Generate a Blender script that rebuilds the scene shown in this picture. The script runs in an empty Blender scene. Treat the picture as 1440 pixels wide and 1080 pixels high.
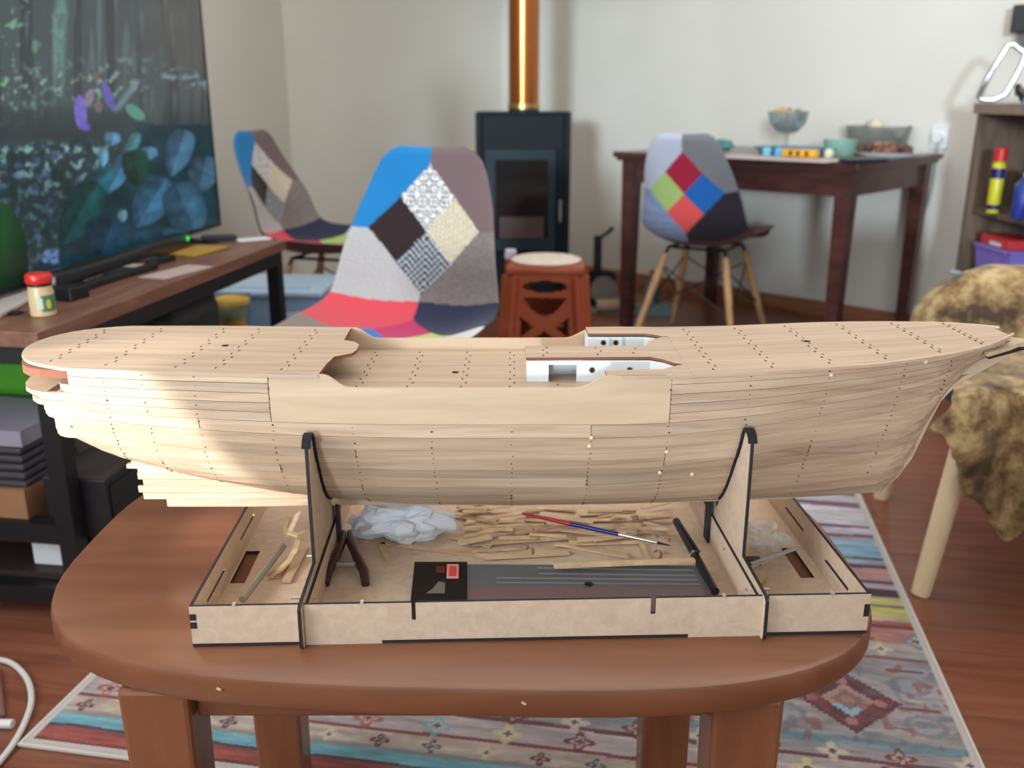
import bpy, bmesh, math, random
import numpy as np
from mathutils import Vector, Matrix, noise
random.seed(7)
C = bpy.context.scene.collection
PI = math.pi
# ------------------------------------------------------------------ camera, world, lights, exposure
cam_d = bpy.data.cameras.new('camera'); cam = bpy.data.objects.new('camera', cam_d); C.objects.link(cam)
bpy.context.scene.camera = cam
FPX, YH, CH = 1300.0, 140.0, 0.97
PITCH = math.atan((540-YH)/FPX)
cam.location = (0, 0, CH); cam.rotation_euler = (PI/2-PITCH, 0, 0)
cam_d.sensor_width = 36; cam_d.lens = 36*FPX/1440; cam_d.clip_start = .02
cam_d.dof.use_dof = True; cam_d.dof.focus_distance = .98; cam_d.dof.aperture_fstop = 5.0
vs = bpy.context.scene.view_settings
vs.view_transform = 'Standard'; vs.look = 'None'; vs.gamma = 1; vs.use_curve_mapping = False; vs.exposure = 0.0
world = bpy.data.worlds.new('world'); bpy.context.scene.world = world; world.use_nodes = True
bg = world.node_tree.nodes['Background']; bg.inputs[0].default_value = (.75, .87, 1, 1); bg.inputs[1].default_value = 1.5
def area(name, loc, target, sx, sy, power, col):
    d = bpy.data.lights.new(name, 'AREA'); d.shape = 'RECTANGLE'; d.size = sx; d.size_y = sy; d.energy = power; d.color = col
    o = bpy.data.objects.new(name, d); C.objects.link(o); o.location = loc
    o.rotation_euler = (Vector(target)-Vector(loc)).to_track_quat('-Z', 'Y').to_euler(); return o
area('window_daylight', (-1.86, -.1, 1.55), (0, .75, 1.0), 1.5, 1.2, 50, (.88, .95, 1))
area('rear_window_daylight', (-.2, -1.72, 1.6), (-.1, 2.5, 1.0), 3.2, 1.4, 15, (.90, .95, 1))
sl = bpy.data.lights.new('low_daylight', 'SUN'); sun = bpy.data.objects.new('low_daylight', sl); C.objects.link(sun)
sun.rotation_euler = Vector((.216, .99, -.085)).to_track_quat('-Z', 'Y').to_euler(); sl.energy = 2.1; sl.angle = math.radians(5); sl.color = (.76, .91, 1)
sd = bpy.data.lights.new('sun_patch_spot', 'SPOT'); so = bpy.data.objects.new('sun_patch_spot', sd); C.objects.link(so)  # added narrow spot out of view, stands in for direct sun on the stern
so.location = (-1.75, -.55, 1.12); so.rotation_euler = (Vector((-.50, .90, .625))-Vector(so.location)).to_track_quat('-Z', 'Y').to_euler()
sd.energy = 430; sd.spot_size = math.radians(7.4); sd.spot_blend = .25; sd.shadow_soft_size = .012; sd.color = (1, .97, .94)
area('ceiling_bounce_fill', (.3, 2.2, 2.44), (.2, 2.2, 0), 2.6, 3.4, 52, (1, .95, .9))  # added fill under the ceiling for bounced light, no lamp hangs there

# ------------------------------------------------------------------ helpers
def lin(c):
    return tuple(((v/255)/12.92 if v/255 <= .04045 else ((v/255+.055)/1.055)**2.4) for v in c)
def on(px, py, z):                       # point of the horizontal plane at height z seen at a pixel of the photo
    u = (px-720)/FPX; v = (540-py)/FPX; c, s = math.cos(PITCH), math.sin(PITCH)
    r = (u, c+v*s, -s+v*c); t = (z-CH)/r[2]; return Vector((r[0]*t, r[1]*t, z))
def to_px(X, Y, Z):
    c, s = math.cos(PITCH), math.sin(PITCH); d = Y*c-(Z-CH)*s
    return 720+FPX*X/d, 540-FPX*(Y*s+(Z-CH)*c)/d
MATS = {}
def mat(name, col, rough=.6, metal=0, emis=None, estr=1, alpha=None, trans=0, sheen=0, spec=None, coat=0):
    if name in MATS: return MATS[name]
    m = bpy.data.materials.new(name); m.use_nodes = True; nt = m.node_tree; b = nt.nodes['Principled BSDF']
    c = lin(col)
    n = nt.nodes.new('ShaderNodeTexNoise'); n.inputs['Scale'].default_value = 35; n.inputs['Detail'].default_value = 3
    tc = nt.nodes.new('ShaderNodeTexCoord'); nt.links.new(tc.outputs['Object'], n.inputs['Vector'])
    mx = nt.nodes.new('ShaderNodeMixRGB'); mx.inputs[1].default_value = tuple(x*.93 for x in c)+(1,); mx.inputs[2].default_value = tuple(min(1, x*1.07) for x in c)+(1,)
    nt.links.new(n.outputs['Fac'], mx.inputs[0]); nt.links.new(mx.outputs[0], b.inputs['Base Color'])
    b.inputs['Roughness'].default_value = rough; b.inputs['Metallic'].default_value = metal
    if emis: b.inputs['Emission Color'].default_value = lin(emis)+(1,); b.inputs['Emission Strength'].default_value = estr
    if alpha is not None: b.inputs['Alpha'].default_value = alpha
    if trans: b.inputs['Transmission Weight'].default_value = trans; b.inputs['IOR'].default_value = 1.3
    if sheen: b.inputs['Sheen Weight'].default_value = sheen; b.inputs['Sheen Roughness'].default_value = .35
    if spec is not None: b.inputs['Specular IOR Level'].default_value = spec
    if coat: b.inputs['Coat Weight'].default_value = coat; b.inputs['Coat Roughness'].default_value = .12
    MATS[name] = m; return m
def wood(name, c1, c2, stretch=(1, 12, 12), scale=6, rough=.55, rand=.0, coat=0, c3=None, bump=.0, spec=.5, mixpos=(.3, .7)):
    """grain stretched along one axis of the object; rand varies tone from piece to piece"""
    if name in MATS: return MATS[name]
    m = bpy.data.materials.new(name); m.use_nodes = True; nt = m.node_tree; b = nt.nodes['Principled BSDF']; N = nt.nodes.new; L = nt.links.new
    tc = N('ShaderNodeTexCoord'); mp = N('ShaderNodeMapping'); mp.inputs['Scale'].default_value = stretch
    oi = N('ShaderNodeObjectInfo'); ad = N('ShaderNodeVectorMath'); ad.operation = 'ADD'
    sc = N('ShaderNodeVectorMath'); sc.operation = 'SCALE'; sc.inputs['Scale'].default_value = 9.0
    cmb = N('ShaderNodeCombineXYZ'); L(oi.outputs['Random'], cmb.inputs[0]); L(oi.outputs['Random'], cmb.inputs[1]); L(cmb.outputs[0], sc.inputs[0])
    L(tc.outputs['Object'], ad.inputs[0]); L(sc.outputs[0], ad.inputs[1]); L(ad.outputs[0], mp.inputs[0])
    n = N('ShaderNodeTexNoise'); n.inputs['Scale'].default_value = scale; n.inputs['Detail'].default_value = 6; n.inputs['Distortion'].default_value = .6
    L(mp.outputs[0], n.inputs['Vector'])
    r = N('ShaderNodeValToRGB'); r.color_ramp.elements[0].position = mixpos[0]; r.color_ramp.elements[1].position = mixpos[1]
    r.color_ramp.elements[0].color = lin(c1)+(1,); r.color_ramp.elements[1].color = lin(c2)+(1,)
    if c3:
        e = r.color_ramp.elements.new(.5*(mixpos[0]+mixpos[1])); e.color = lin(c3)+(1,)
    L(n.outputs['Fac'], r.inputs[0]); hs = N('ShaderNodeHueSaturation')
    mr = N('ShaderNodeMapRange'); mr.inputs['To Min'].default_value = 1-rand; mr.inputs['To Max'].default_value = 1+rand
    L(oi.outputs['Random'], mr.inputs['Value']); L(mr.outputs[0], hs.inputs['Value'])
    L(r.outputs[0], hs.inputs['Color']); L(hs.outputs[0], b.inputs['Base Color'])
    b.inputs['Roughness'].default_value = rough; b.inputs['Specular IOR Level'].default_value = spec
    if coat: b.inputs['Coat Weight'].default_value = coat; b.inputs['Coat Roughness'].default_value = .18
    if bump:
        bp = N('ShaderNodeBump'); bp.inputs['Strength'].default_value = bump; bp.inputs['Distance'].default_value = .002
        L(n.outputs['Fac'], bp.inputs['Height']); L(bp.outputs[0], b.inputs['Normal'])
    MATS[name] = m; return m
def painted(name, rough=.8, emit=0, sheen=0, bumpscale=0, attr='paint'):
    if name in MATS: return MATS[name]
    m = bpy.data.materials.new(name); m.use_nodes = True; nt = m.node_tree; b = nt.nodes['Principled BSDF']
    a = nt.nodes.new('ShaderNodeAttribute'); a.attribute_name = attr
    nt.links.new(a.outputs['Color'], b.inputs['Base Color']); b.inputs['Roughness'].default_value = rough
    if emit:
        nt.links.new(a.outputs['Color'], b.inputs['Emission Color']); b.inputs['Emission Strength'].default_value = emit
        b.inputs['Roughness'].default_value = .25; nt.links.remove(b.inputs['Base Color'].links[0]); b.inputs['Base Color'].default_value = (.01, .012, .014, 1)
    if sheen: b.inputs['Sheen Weight'].default_value = sheen
    if bumpscale:
        n = nt.nodes.new('ShaderNodeTexNoise'); n.inputs['Scale'].default_value = bumpscale; bp = nt.nodes.new('ShaderNodeBump'); bp.inputs['Strength'].default_value = .3; bp.inputs['Distance'].default_value = .001
        tc = nt.nodes.new('ShaderNodeTexCoord'); nt.links.new(tc.outputs['Object'], n.inputs['Vector']); nt.links.new(n.outputs['Fac'], bp.inputs['Height']); nt.links.new(bp.outputs[0], b.inputs['Normal'])
    MATS[name] = m; return m
def obj(name, bm, m, parent=None, smooth=False, kind=None, label=None, loc=None, rot=None, world=False):
    """one bmesh -> ONE object; world=True: the mesh is in world coordinates and the (unrotated) parent's base is subtracted"""
    if world and parent: bmesh.ops.translate(bm, verts=bm.verts, vec=-parent.matrix_basis.translation)
    me = bpy.data.meshes.new(name); bm.to_mesh(me); bm.free()
    for mm in (m if isinstance(m, (list, tuple)) else [m]): me.materials.append(mm)
    if smooth:
        me.polygons.foreach_set('use_smooth', [True]*len(me.polygons))
        try: me.set_sharp_from_angle(angle=math.radians(38))
        except Exception: pass
    o = bpy.data.objects.new(name, me); C.objects.link(o)
    if parent: o.parent = parent
    if loc is not None: o.location = loc
    if rot is not None: o.rotation_euler = rot
    if kind: o['kind'] = kind
    if label: o['label'] = label
    return o
def tag(o, label, cat, group=None, kind=None):
    o['label'] = label; o['category'] = cat
    if group: o['group'] = group
    if kind: o['kind'] = kind
    return o
def thing(name, label, cat, loc=(0, 0, 0), rz=0, group=None):
    o = bpy.data.objects.new(name, None); C.objects.link(o); o.location = loc; o.rotation_euler = (0, 0, rz); o.empty_display_size = .05
    return tag(o, label, cat, group)
def dup(root, loc, rz, label=None, group=None):
    r = root.copy(); C.objects.link(r); r.location = loc; r.rotation_euler = (0, 0, rz)
    if label: r['label'] = label
    if group: r['group'] = group
    for ch in list(root.children):
        c = ch.copy(); C.objects.link(c); c.parent = r
        for g in list(ch.children):
            d = g.copy(); C.objects.link(d); d.parent = c
    return r
def nb(): return bmesh.new()
def box(bm, x0, x1, y0, y1, z0, z1, M=None, bev=0, mi=0):
    vs_ = [bm.verts.new((x, y, z)) for z in (z0, z1) for y in (y0, y1) for x in (x0, x1)]
    fs = [bm.faces.new([vs_[i] for i in q]) for q in ((0, 2, 3, 1), (4, 5, 7, 6), (0, 1, 5, 4), (2, 6, 7, 3), (0, 4, 6, 2), (1, 3, 7, 5))]
    for f in fs: f.material_index = mi
    if bev:
        r = bmesh.ops.bevel(bm, geom=list({e for f in fs for e in f.edges}), offset=bev, segments=2, profile=.5, affect='EDGES')
        vs_ = list({v for f in r['faces'] for v in f.verts} | {v for v in vs_ if v.is_valid})
    if M is not None: bmesh.ops.transform(bm, matrix=M, verts=[v for v in vs_ if v.is_valid])
    return bm
def B(*a, **k): return box(nb(), *a, **k)
def tube(bm, pts, r, seg=8, caps=True, closed=False):
    pts = [Vector(p) for p in pts]; n = len(pts); rs = r if isinstance(r, (list, tuple)) else [r]*n; rings = []
    up = None
    for i, p in enumerate(pts):
        if closed: t = pts[(i+1) % n]-pts[i-1]
        else: t = pts[min(i+1, n-1)]-pts[max(i-1, 0)]
        t.normalize()
        if up is None: up = t.orthogonal().normalized()
        a = (up-t*up.dot(t)); a = a.normalized() if a.length > 1e-6 else t.orthogonal().normalized(); up = a; b = t.cross(a)
        rings.append([bm.verts.new(p+(a*math.cos(2*PI*k/seg)+b*math.sin(2*PI*k/seg))*rs[i]) for k in range(seg)])
    for i in range(n if closed else n-1):
        A, Bq = rings[i], rings[(i+1) % n]
        for k in range(seg): bm.faces.new((A[k], A[(k+1) % seg], Bq[(k+1) % seg], Bq[k]))
    if caps and not closed: bm.faces.new(rings[0][::-1]); bm.faces.new(rings[-1])
    return bm
def lathe(bm, prof, seg=24, M=None, cap=True):
    rings = []; nv = []
    for r, z in prof:
        ring = [bm.verts.new((r*math.cos(2*PI*k/seg), r*math.sin(2*PI*k/seg), z)) for k in range(seg)]; rings.append(ring); nv += ring
    for A, Bq in zip(rings, rings[1:]):
        for k in range(seg): bm.faces.new((A[k], A[(k+1) % seg], Bq[(k+1) % seg], Bq[k]))
    if cap: bm.faces.new(rings[0][::-1]); bm.faces.new(rings[-1])
    if M is not None: bmesh.ops.transform(bm, matrix=M, verts=nv)
    return bm
def prism(bm, poly, t0, t1, axis='Z', M=None, edge_mi=0, face_mi=0):
    """polygon of 2-D points extruded from t0 to t1 along axis; Z:(x,y) X:(y,z) Y:(x,z)"""
    f3 = {'Z': lambda a, b, t: (a, b, t), 'X': lambda a, b, t: (t, a, b), 'Y': lambda a, b, t: (a, t, b)}[axis]
    A = [bm.verts.new(f3(a, b, t0)) for a, b in poly]; Bq = [bm.verts.new(f3(a, b, t1)) for a, b in poly]; n = len(poly)
    f1 = bm.faces.new(A); f2 = bm.faces.new(Bq[::-1]); f1.material_index = f2.material_index = face_mi
    for i in range(n):
        f = bm.faces.new((A[i], Bq[i], Bq[(i+1) % n], A[(i+1) % n])); f.material_index = edge_mi
    bmesh.ops.recalc_face_normals(bm, faces=[f for f in bm.faces if f1 in (f,) or True])
    r = bmesh.ops.triangulate(bm, faces=[f1, f2])
    if M is not None: bmesh.ops.transform(bm, matrix=M, verts=A+Bq)
    return bm
def sheet(bm, fn, nu, nv, closed_u=False):
    vs_ = [[bm.verts.new(fn(i/nu, j/nv)) for i in range(nu+1)] for j in range(nv+1)]
    for j in range(nv):
        for i in range(nu): bm.faces.new((vs_[j][i], vs_[j][i+1], vs_[j+1][i+1], vs_[j+1][i]))
    return vs_
def lerp(a, b, t): return a+(b-a)*t
def sstep(a, b, x):
    t = max(0, min(1, (x-a)/(b-a))); return t*t*(3-2*t)
def tab(T, x):
    if x <= T[0][0]: return T[0][1]
    for (a, va), (b, vb) in zip(T, T[1:]):
        if x <= b: return va+(vb-va)*(x-a)/(b-a)
    return T[-1][1]
def paint_mesh(me, cols):
    a = me.color_attributes.new('paint', 'FLOAT_COLOR', 'POINT'); c = np.ones((len(cols), 4), dtype=np.float32); c[:, :3] = cols; a.data.foreach_set('color', c.ravel())
def rough_blob(bm, r, sc, amp, freq, sub=3, seed=0, M=None):
    g = bmesh.ops.create_icosphere(bm, subdivisions=sub, radius=1)
    for v in g['verts']:
        d = 1+amp*noise.noise(v.co*freq+Vector((seed, seed*2.3, 0)))+amp*.5*noise.noise(v.co*freq*2.3+Vector((seed, 0, 5)))
        v.co = Vector((v.co.x*sc[0], v.co.y*sc[1], v.co.z*sc[2]))*r*d
    if M is not None: bmesh.ops.transform(bm, matrix=M, verts=g['verts'])
    return bm

# ------------------------------------------------------------------ materials
M_ply = wood('pale_lime_plank', (177, 149, 123), (209, 185, 160), (1.2, 10, 26), 5, .62, .15, c3=(196, 169, 142))
M_ply2 = wood('beech_ply', (190, 162, 132), (208, 182, 152), (1.4, 14, 14), 5, .55, .03, c3=(200, 173, 143))
M_deck = wood('deck_ply', (172, 148, 126), (200, 175, 150), (1.2, 22, 5), 5, .5, .02, c3=(187, 162, 138))
M_brown_edge = mat('laser_brown_edge', (124, 78, 56), .8)
M_char = mat('charred_mark', (84, 58, 42), .9)
M_mdf = wood('mdf', (198, 173, 148), (213, 190, 165), (3, 3, 3), 30, .75, .02)
M_burnt = mat('laser_burnt_edge', (34, 30, 36), .7)
M_white = mat('white_card', (226, 230, 232), .6)
M_table = wood('varnished_table_wood', (106, 63, 41), (132, 84, 58), (1.0, 7, 7), 3.2, .34, .03, coat=.35, c3=(120, 74, 49), mixpos=(.25, .75))
M_wall = wood('cream_wall', (216, 213, 204), (224, 222, 214), (1, 1, 1), 1.5, .75, 0, bump=.1, spec=.3)
M_floor = wood('laminate', (112, 64, 46), (138, 86, 66), (.9, 9, 9), 4, .3, .07, c3=(125, 75, 56), spec=.5)
M_floor_base = mat('floor_seam', (60, 34, 24), .6)
M_dark_wood = wood('dark_mahogany', (58, 32, 31), (88, 52, 48), (2, 2, 8), 4, .3, .02, coat=.3)
M_console = wood('walnut_board', (104, 70, 56), (134, 94, 76), (10, 1, 10), 5, .4, .02, c3=(116, 80, 64))
M_black = mat('black_metal', (20, 21, 25), .45)
M_black_pl = mat('black_plastic', (14, 14, 16), .3)
M_grey_shelf = wood('shelf_brown_grey', (92, 76, 66), (122, 102, 88), (8, 8, 1), 5, .5, .03)
M_chrome = mat('chrome', (205, 210, 216), .18, 1)
M_steel = mat('steel', (190, 192, 192), .3, 1)
M_stove = mat('stove_steel', (16, 27, 35), .5, 0, spec=.15)
M_leg = wood('pale_beech_leg', (190, 148, 104), (222, 186, 140), (6, 6, 1), 6, .45, .03)
M_leg_white = wood('birch_leg', (224, 200, 158), (242, 222, 186), (6, 6, 1), 6, .4, .02)
M_stripwood = wood('offcut_wood', (190, 158, 120), (226, 200, 162), (6, 6, 6), 5, .65, .16, c3=(206, 176, 138))
def glassy(name, col, alpha, rough=.08):
    return mat(name, col, rough, alpha=alpha, spec=.8)
# ------------------------------------------------------------------ the room
floor = obj('floor', B(-2.4, 2.3, -1.9, 5.9, -.12, -.008), M_floor_base, kind='structure')
E_ = Vector((.985, -.172, 0)); L_ = Vector((.172, .985, 0)); P0 = Vector((-.77, 1.218, 0)); RZ = math.atan2(-.172, .985)
room = [(-.06, 5.68), (2.15, 3.587), (2.15, -1.8), (-2.18, -1.8), (-1.07, 4.62)]
def inside(x, y):
    c = False; n = len(room)
    for i in range(n):
        x1, y1 = room[i]; x2, y2 = room[(i+1) % n]
        if (y1 > y) != (y2 > y) and x < (x2-x1)*(y-y1)/(y2-y1)+x1: c = not c
    return c
plank_me = None; wpl, lpl = .192, 1.22
for r in range(-14, 24):
    off = (r*.37 % 1)*lpl
    for k in range(-3, 4):
        u0 = k*lpl+off; c = P0+E_*(u0+lpl/2)+L_*(r*wpl+.05)
        if not (inside(*c.to_2d()) or any(inside(*(c+E_*s*.55).to_2d()) for s in (-1, 1))): continue
        if plank_me is None:
            o = obj('floor_plank', B(-lpl/2+.0008, lpl/2-.0008, -wpl/2+.0008, wpl/2-.0008, -.008, 0, bev=.0006), M_floor, floor); plank_me = o.data
        else:
            o = bpy.data.objects.new('floor_plank', plank_me); C.objects.link(o); o.parent = floor
        o.location = c; o.rotation_euler = (0, 0, RZ)
def wall(name, a, b, z0=0, z1=2.5, th=.1, hole=None):
    a, b = Vector(a+(0,)), Vector(b+(0,)); L = (b-a).length; d = (b-a)/L; ang = math.atan2(d.y, d.x)
    bm = nb()       # outside on the +y side of the local frame
    if hole is None: box(bm, 0, L, 0, th, z0, z1)
    else:
        h0, h1, w0, w1 = hole
        box(bm, 0, h0, 0, th, z0, z1); box(bm, h1, L, 0, th, z0, z1); box(bm, h0, h1, 0, th, z0, w0); box(bm, h0, h1, 0, th, w1, z1)
    return obj(name, bm, M_wall, kind='structure', loc=a, rot=(0, 0, ang)), a, ang, L
wall('wall_far_right', (-.06, 5.68), (2.15, 3.587))
wall('wall_far_left', (-1.07, 4.62), (-.06, 5.68))
wl = wall('wall_left', (-2.18, -1.8), (-1.07, 4.62), hole=(.95, 2.55, .95, 2.15))
wall('wall_right', (2.15, 3.587), (2.15, -1.8))
wb = wall('wall_back', (2.15, -1.8), (-2.18, -1.8), hole=(.55, 4.20, .72, 2.3))
obj('ceiling', B(-2.4, 2.3, -1.9, 5.9, 2.5, 2.6), M_wall, kind='structure')
M_glass = glassy('window_glass', (235, 242, 245), .12)
M_trim = mat('white_trim', (222, 222, 218), .5)
for i, (w, h) in enumerate(((wl, (.95, 2.55, .95, 2.15)), (wb, (.55, 4.20, .72, 2.3)))):
    h0, h1, w0, w1 = h; bm = nb()
    for a in ((h0, h0+.05, w0, w1), (h1-.05, h1, w0, w1), (h0+.05, h1-.05, w0, w0+.05), (h0+.05, h1-.05, w1-.05, w1), ((h0+h1)/2-.03, (h0+h1)/2+.03, w0+.05, w1-.05)):
        box(bm, a[0], a[1], .03, .08, a[2], a[3])
    f = obj('window_%d' % (i+1), bm, M_trim, kind='structure', loc=w[1], rot=(0, 0, w[2]))
    obj('pane', B(h0+.05, (h0+h1)/2-.03, .05, .056, w0+.05, w1-.05), M_glass, f); obj('pane', B((h0+h1)/2+.03, h1-.05, .05, .056, w0+.05, w1-.05), M_glass, f)
M_base = wood('reddish_baseboard', (142, 92, 66), (164, 112, 84), (1, 9, 9), 4, .4, 0)
for nm, a, b in (('baseboard_far_right', (-.06, 5.68), (2.15, 3.587)), ('baseboard_far_left', (-1.07, 4.62), (-.06, 5.68)), ('baseboard_left', (-2.18, -1.8), (-1.07, 4.62)), ('baseboard_right', (2.15, 3.587), (2.15, -1.8))):
    a, b = Vector(a+(0,)), Vector(b+(0,)); L = (b-a).length
    obj(nm, B(.01, L-.01, -.016, 0, 0, .07, bev=.002), M_base, kind='structure', loc=a, rot=(0, 0, math.atan2((b-a).y, (b-a).x)))

# ------------------------------------------------------------------ rug: woven pattern printed as colours on a dense cloth
def rug_cols(u, v, W, Lr):
    n = len(u); rs = np.random.RandomState(3)
    def nz(a, b, seed, fr):                      # cheap value noise
        g = np.random.RandomState(seed).rand(64, 64); x = (a*fr) % 63; y = (b*fr) % 63; xi = x.astype(int); yi = y.astype(int); fx = x-xi; fy = y-yi
        fx = fx*fx*(3-2*fx); fy = fy*fy*(3-2*fy)
        return (g[xi, yi]*(1-fx)*(1-fy)+g[xi+1, yi]*fx*(1-fy)+g[xi, yi+1]*(1-fx)*fy+g[xi+1, yi+1]*fx*fy)
    bands = [(0, (190, 180, 170)), (.012, (120, 52, 48)), (.02, (168, 70, 62)), (.038, (150, 66, 60)), (.05, (70, 60, 70)), (.056, (98, 160, 176)), (.074, (110, 168, 178)), (.082, (150, 140, 135)),
             (.09, (184, 164, 148)), (.118, (186, 166, 150)), (.126, (140, 62, 66)), (.134, (176, 160, 160)), (.172, (178, 162, 162)), (.18, (110, 60, 70)), (.19, (150, 140, 142)), (.215, (110, 140, 150)), (.24, (150, 142, 142)), (.30, (160, 150, 152)),
             (.36, (152, 146, 150)), (.42, (140, 132, 138)), (.47, (128, 60, 66)), (.478, (150, 146, 150)), (.50, (180, 160, 150)), (.53, (170, 110, 104)), (.556, (182, 120, 112)), (.58, (120, 50, 60)), (.592, (176, 86, 78)), (.605, (190, 170, 150)), (.62, (196, 190, 96)), (.65, (196, 188, 104)), (.66, (90, 84, 96)), (.668, (200, 190, 110)), (.69, (190, 184, 110)),
             (.70, (70, 36, 60)), (.725, (80, 40, 66)), (.735, (176, 152, 170)), (.755, (70, 38, 64)), (.765, (182, 132, 132)), (.80, (200, 140, 132)), (.82, (60, 56, 70)), (.838, (150, 160, 180)), (.86, (60, 56, 70)), (.87, (120, 170, 200)), (.93, (130, 180, 210)), (.95, (150, 150, 170)), (.97, (110, 60, 90)), (.985, (190, 180, 200)), (1.02, (100, 40, 80)), (1.035, (204, 200, 212)), (1.12, (206, 204, 214)), (1.14, (130, 90, 120)), (1.17, (196, 192, 204))]
    vv = v+.004*(nz(u, v, 5, 14)-.5)
    col = np.zeros((n, 3)); col[:] = (165, 150, 150)
    vm = np.where(vv > 1.2, 2.38-vv, vv)
    for lo, c in bands: col[vm >= lo] = c
    # streaky wear
    st = nz(u, v*6, 11, 18)*.6+nz(u*3, v*14, 12, 22)*.4
    col = col*(.80+.38*st[:, None]); 
    def lay(mask, c, k=1.0): col[mask] = col[mask]*(1-k)+np.array(c)*k
    # rows of flower and star motifs
    for vc, per, s, pal in ((.104, .085, .012, [(96, 30, 40), (60, 66, 90), (210, 190, 140)]), (.153, .115, .019, [(110, 40, 56), (206, 190, 120), (110, 170, 180), (176, 70, 70)]), (.2, .1, .018, [(120, 44, 50), (200, 180, 160)]), (.54, .10, .02, [(140, 60, 60), (100, 130, 150)]), (.505, .12, .017, [(206, 180, 150), (120, 50, 60)])):
        cell = np.floor(u/per); uu = (u/per-cell-.5)*per; dv = v-vc
        r = np.hypot(uu, dv); th = np.arctan2(dv, uu); rr = s*(1+.35*np.cos(th*4)); idx = (cell.astype(int)*7+3) % len(pal)
        for i, c in enumerate(pal):
            m = (idx == i); lay(m & (r < rr), c, .85); lay(m & (r < rr*.6), (206, 190, 172), .7); lay(m & (r < rr*.32), (70, 40, 50), .8)
    # field with stepped medallions
    for mc in range(-2, 3):
        mu = 1.292-.52*(mc+2) if mc else 1.292-1.04
        uu = np.floor((u-mu)/.006)*.006; dv = np.floor((v-.335)/.006)*.006; d = np.abs(uu)*1.0+np.abs(dv)*1.03
        lay(d < .088, (84, 34, 46), .9); lay((d < .078) & (d > .07), (126, 66, 70), .8); lay(d < .046, (196, 150, 130), .8); lay((d < .046) & (dv < -.012), (130, 176, 200), .9); lay(d < .03, (120, 90, 84), .8); lay(np.hypot(uu, dv) < .012, (160, 120, 104), .9)
        for a, b in ((.055, 0), (-.055, 0), (0, .055), (0, -.055)): lay(np.hypot(u-mu-a, v-.335-b) < .010, (186, 120, 120), .85)
        for a in (-.105, .115):
            for b in (-.05, .06):
                r = np.hypot(u-mu-a, (v-.335-b)*1.2); lay((r < .034) & (r > .024), (108, 112, 128), .6); lay(r < .014, (136, 150, 168), .7)
                lay((np.abs(u-mu-a) < .03) & (np.abs(v-.335-b-.045) < .003), (60, 52, 66), .8)
    sp = nz(u, v, 21, 55); lay((sp > .78) & (v > .22) & (v < .46), (140, 62, 68), .55); lay((sp < .2) & (v > .22) & (v < .46), (98, 100, 116), .5)
    bd = (u < .012) | (u > W-.012); col[bd] = (196, 190, 188)
    col[(v < .014)] = (196, 186, 174)
    g_ = col.mean(1, keepdims=True); col = (g_+(col-g_)*.82)*.90
    return np.clip(col/255, 0, 1)**2.2
def make_rug():
    W, Lr = 1.468, 2.38; nu, nv = 420, 640
    us = np.linspace(0, W, nu+1); vq = np.linspace(0, 1, nv+1)**1.25*Lr
    U, V = np.meshgrid(us, vq); co = np.zeros(((nu+1)*(nv+1), 3)); co[:, 0] = U.ravel(); co[:, 1] = V.ravel(); co[:, 2] = .007+.0006*np.sin(U.ravel()*700)*np.sin(V.ravel()*600)
    i = np.arange(nu*nv); a = (i//nu)*(nu+1)+i % nu; fa = np.stack([a, a+1, a+nu+2, a+nu+1], 1)
    me = bpy.data.meshes.new('rug'); me.from_pydata(co.tolist(), [], fa.tolist()); paint_mesh(me, rug_cols(U.ravel(), V.ravel(), W, Lr)); me.materials.append(painted('rug_weave', .95, sheen=.2))
    o = bpy.data.objects.new('pile', me); C.objects.link(o)
    root = thing('rug', 'faded oriental rug in stripes and medallions lying under the oval coffee table', 'rug', P0, RZ)
    o.parent = root
    bm = nb(); box(bm, 0, W, 0, Lr, 0, .0062); obj('backing', bm, mat('rug_backing', (150, 140, 132), .9), root)
    bm = nb()
    tube(bm, [(0, 0, .005), (W, 0, .005), (W, Lr, .005), (0, Lr, .005)], .0048, 6, closed=True)
    obj('binding', bm, mat('rug_binding', (200, 192, 184), .9), root)
make_rug()

# ------------------------------------------------------------------ coffee table
TZ = .45
ct = thing('coffee_table', 'varnished reddish brown wooden coffee table with rounded oval ends', 'table', (-.062, 1.03, 0))
def oval(inset=0, n=72):
    # outline of the top, measured: half length .475, half depth .22, nearly straight long sides, round ends
    pts = []
    for k in range(n):
        a = 2*PI*k/n; ca, sa = math.cos(a), math.sin(a)
        x = math.copysign(abs(ca)**.63, ca)*(.461-inset); y = math.copysign(abs(sa)**.63, sa)*(.295-inset)
        pts.append((x, y-.040*x))
    return pts
bm = nb()
prof = [(.008, -.034), (.002, -.032), (0, -.027), (0, -.008), (.002, -.0025), (.007, 0)]
rings = [[bm.verts.new((x, y, TZ+dz)) for x, y in oval(ins)] for ins, dz in prof]
for A, Bq in zip(rings, rings[1:]):
    for k in range(len(A)): bm.faces.new((A[k], A[(k+1) % len(A)], Bq[(k+1) % len(A)], Bq[k]))
bm.faces.new(rings[0][::-1]); bm.faces.new(rings[-1])
obj('tabletop', bm, M_table, ct, smooth=True)
M_tleg = wood('varnished_table_leg', (112, 66, 42), (138, 86, 56), (7, 7, 1), 3.2, .36, .03, coat=.3)
for lx, ly in ((-.292, -.222), (.292, -.236), (-.262, .075), (.272, .06)):
    bm = nb(); g = box(bm, -.035, .035, -.03, .03, .0085, TZ-.035, bev=.005)
    for v in bm.verts:
        t = 1-v.co.z/(TZ-.035); v.co.x += math.copysign(.012, lx)*-0*t; v.co.x *= 1-.12*t; v.co.y *= 1-.12*t
    obj('leg', bm, M_tleg, ct, loc=(lx, ly, 0))
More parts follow.
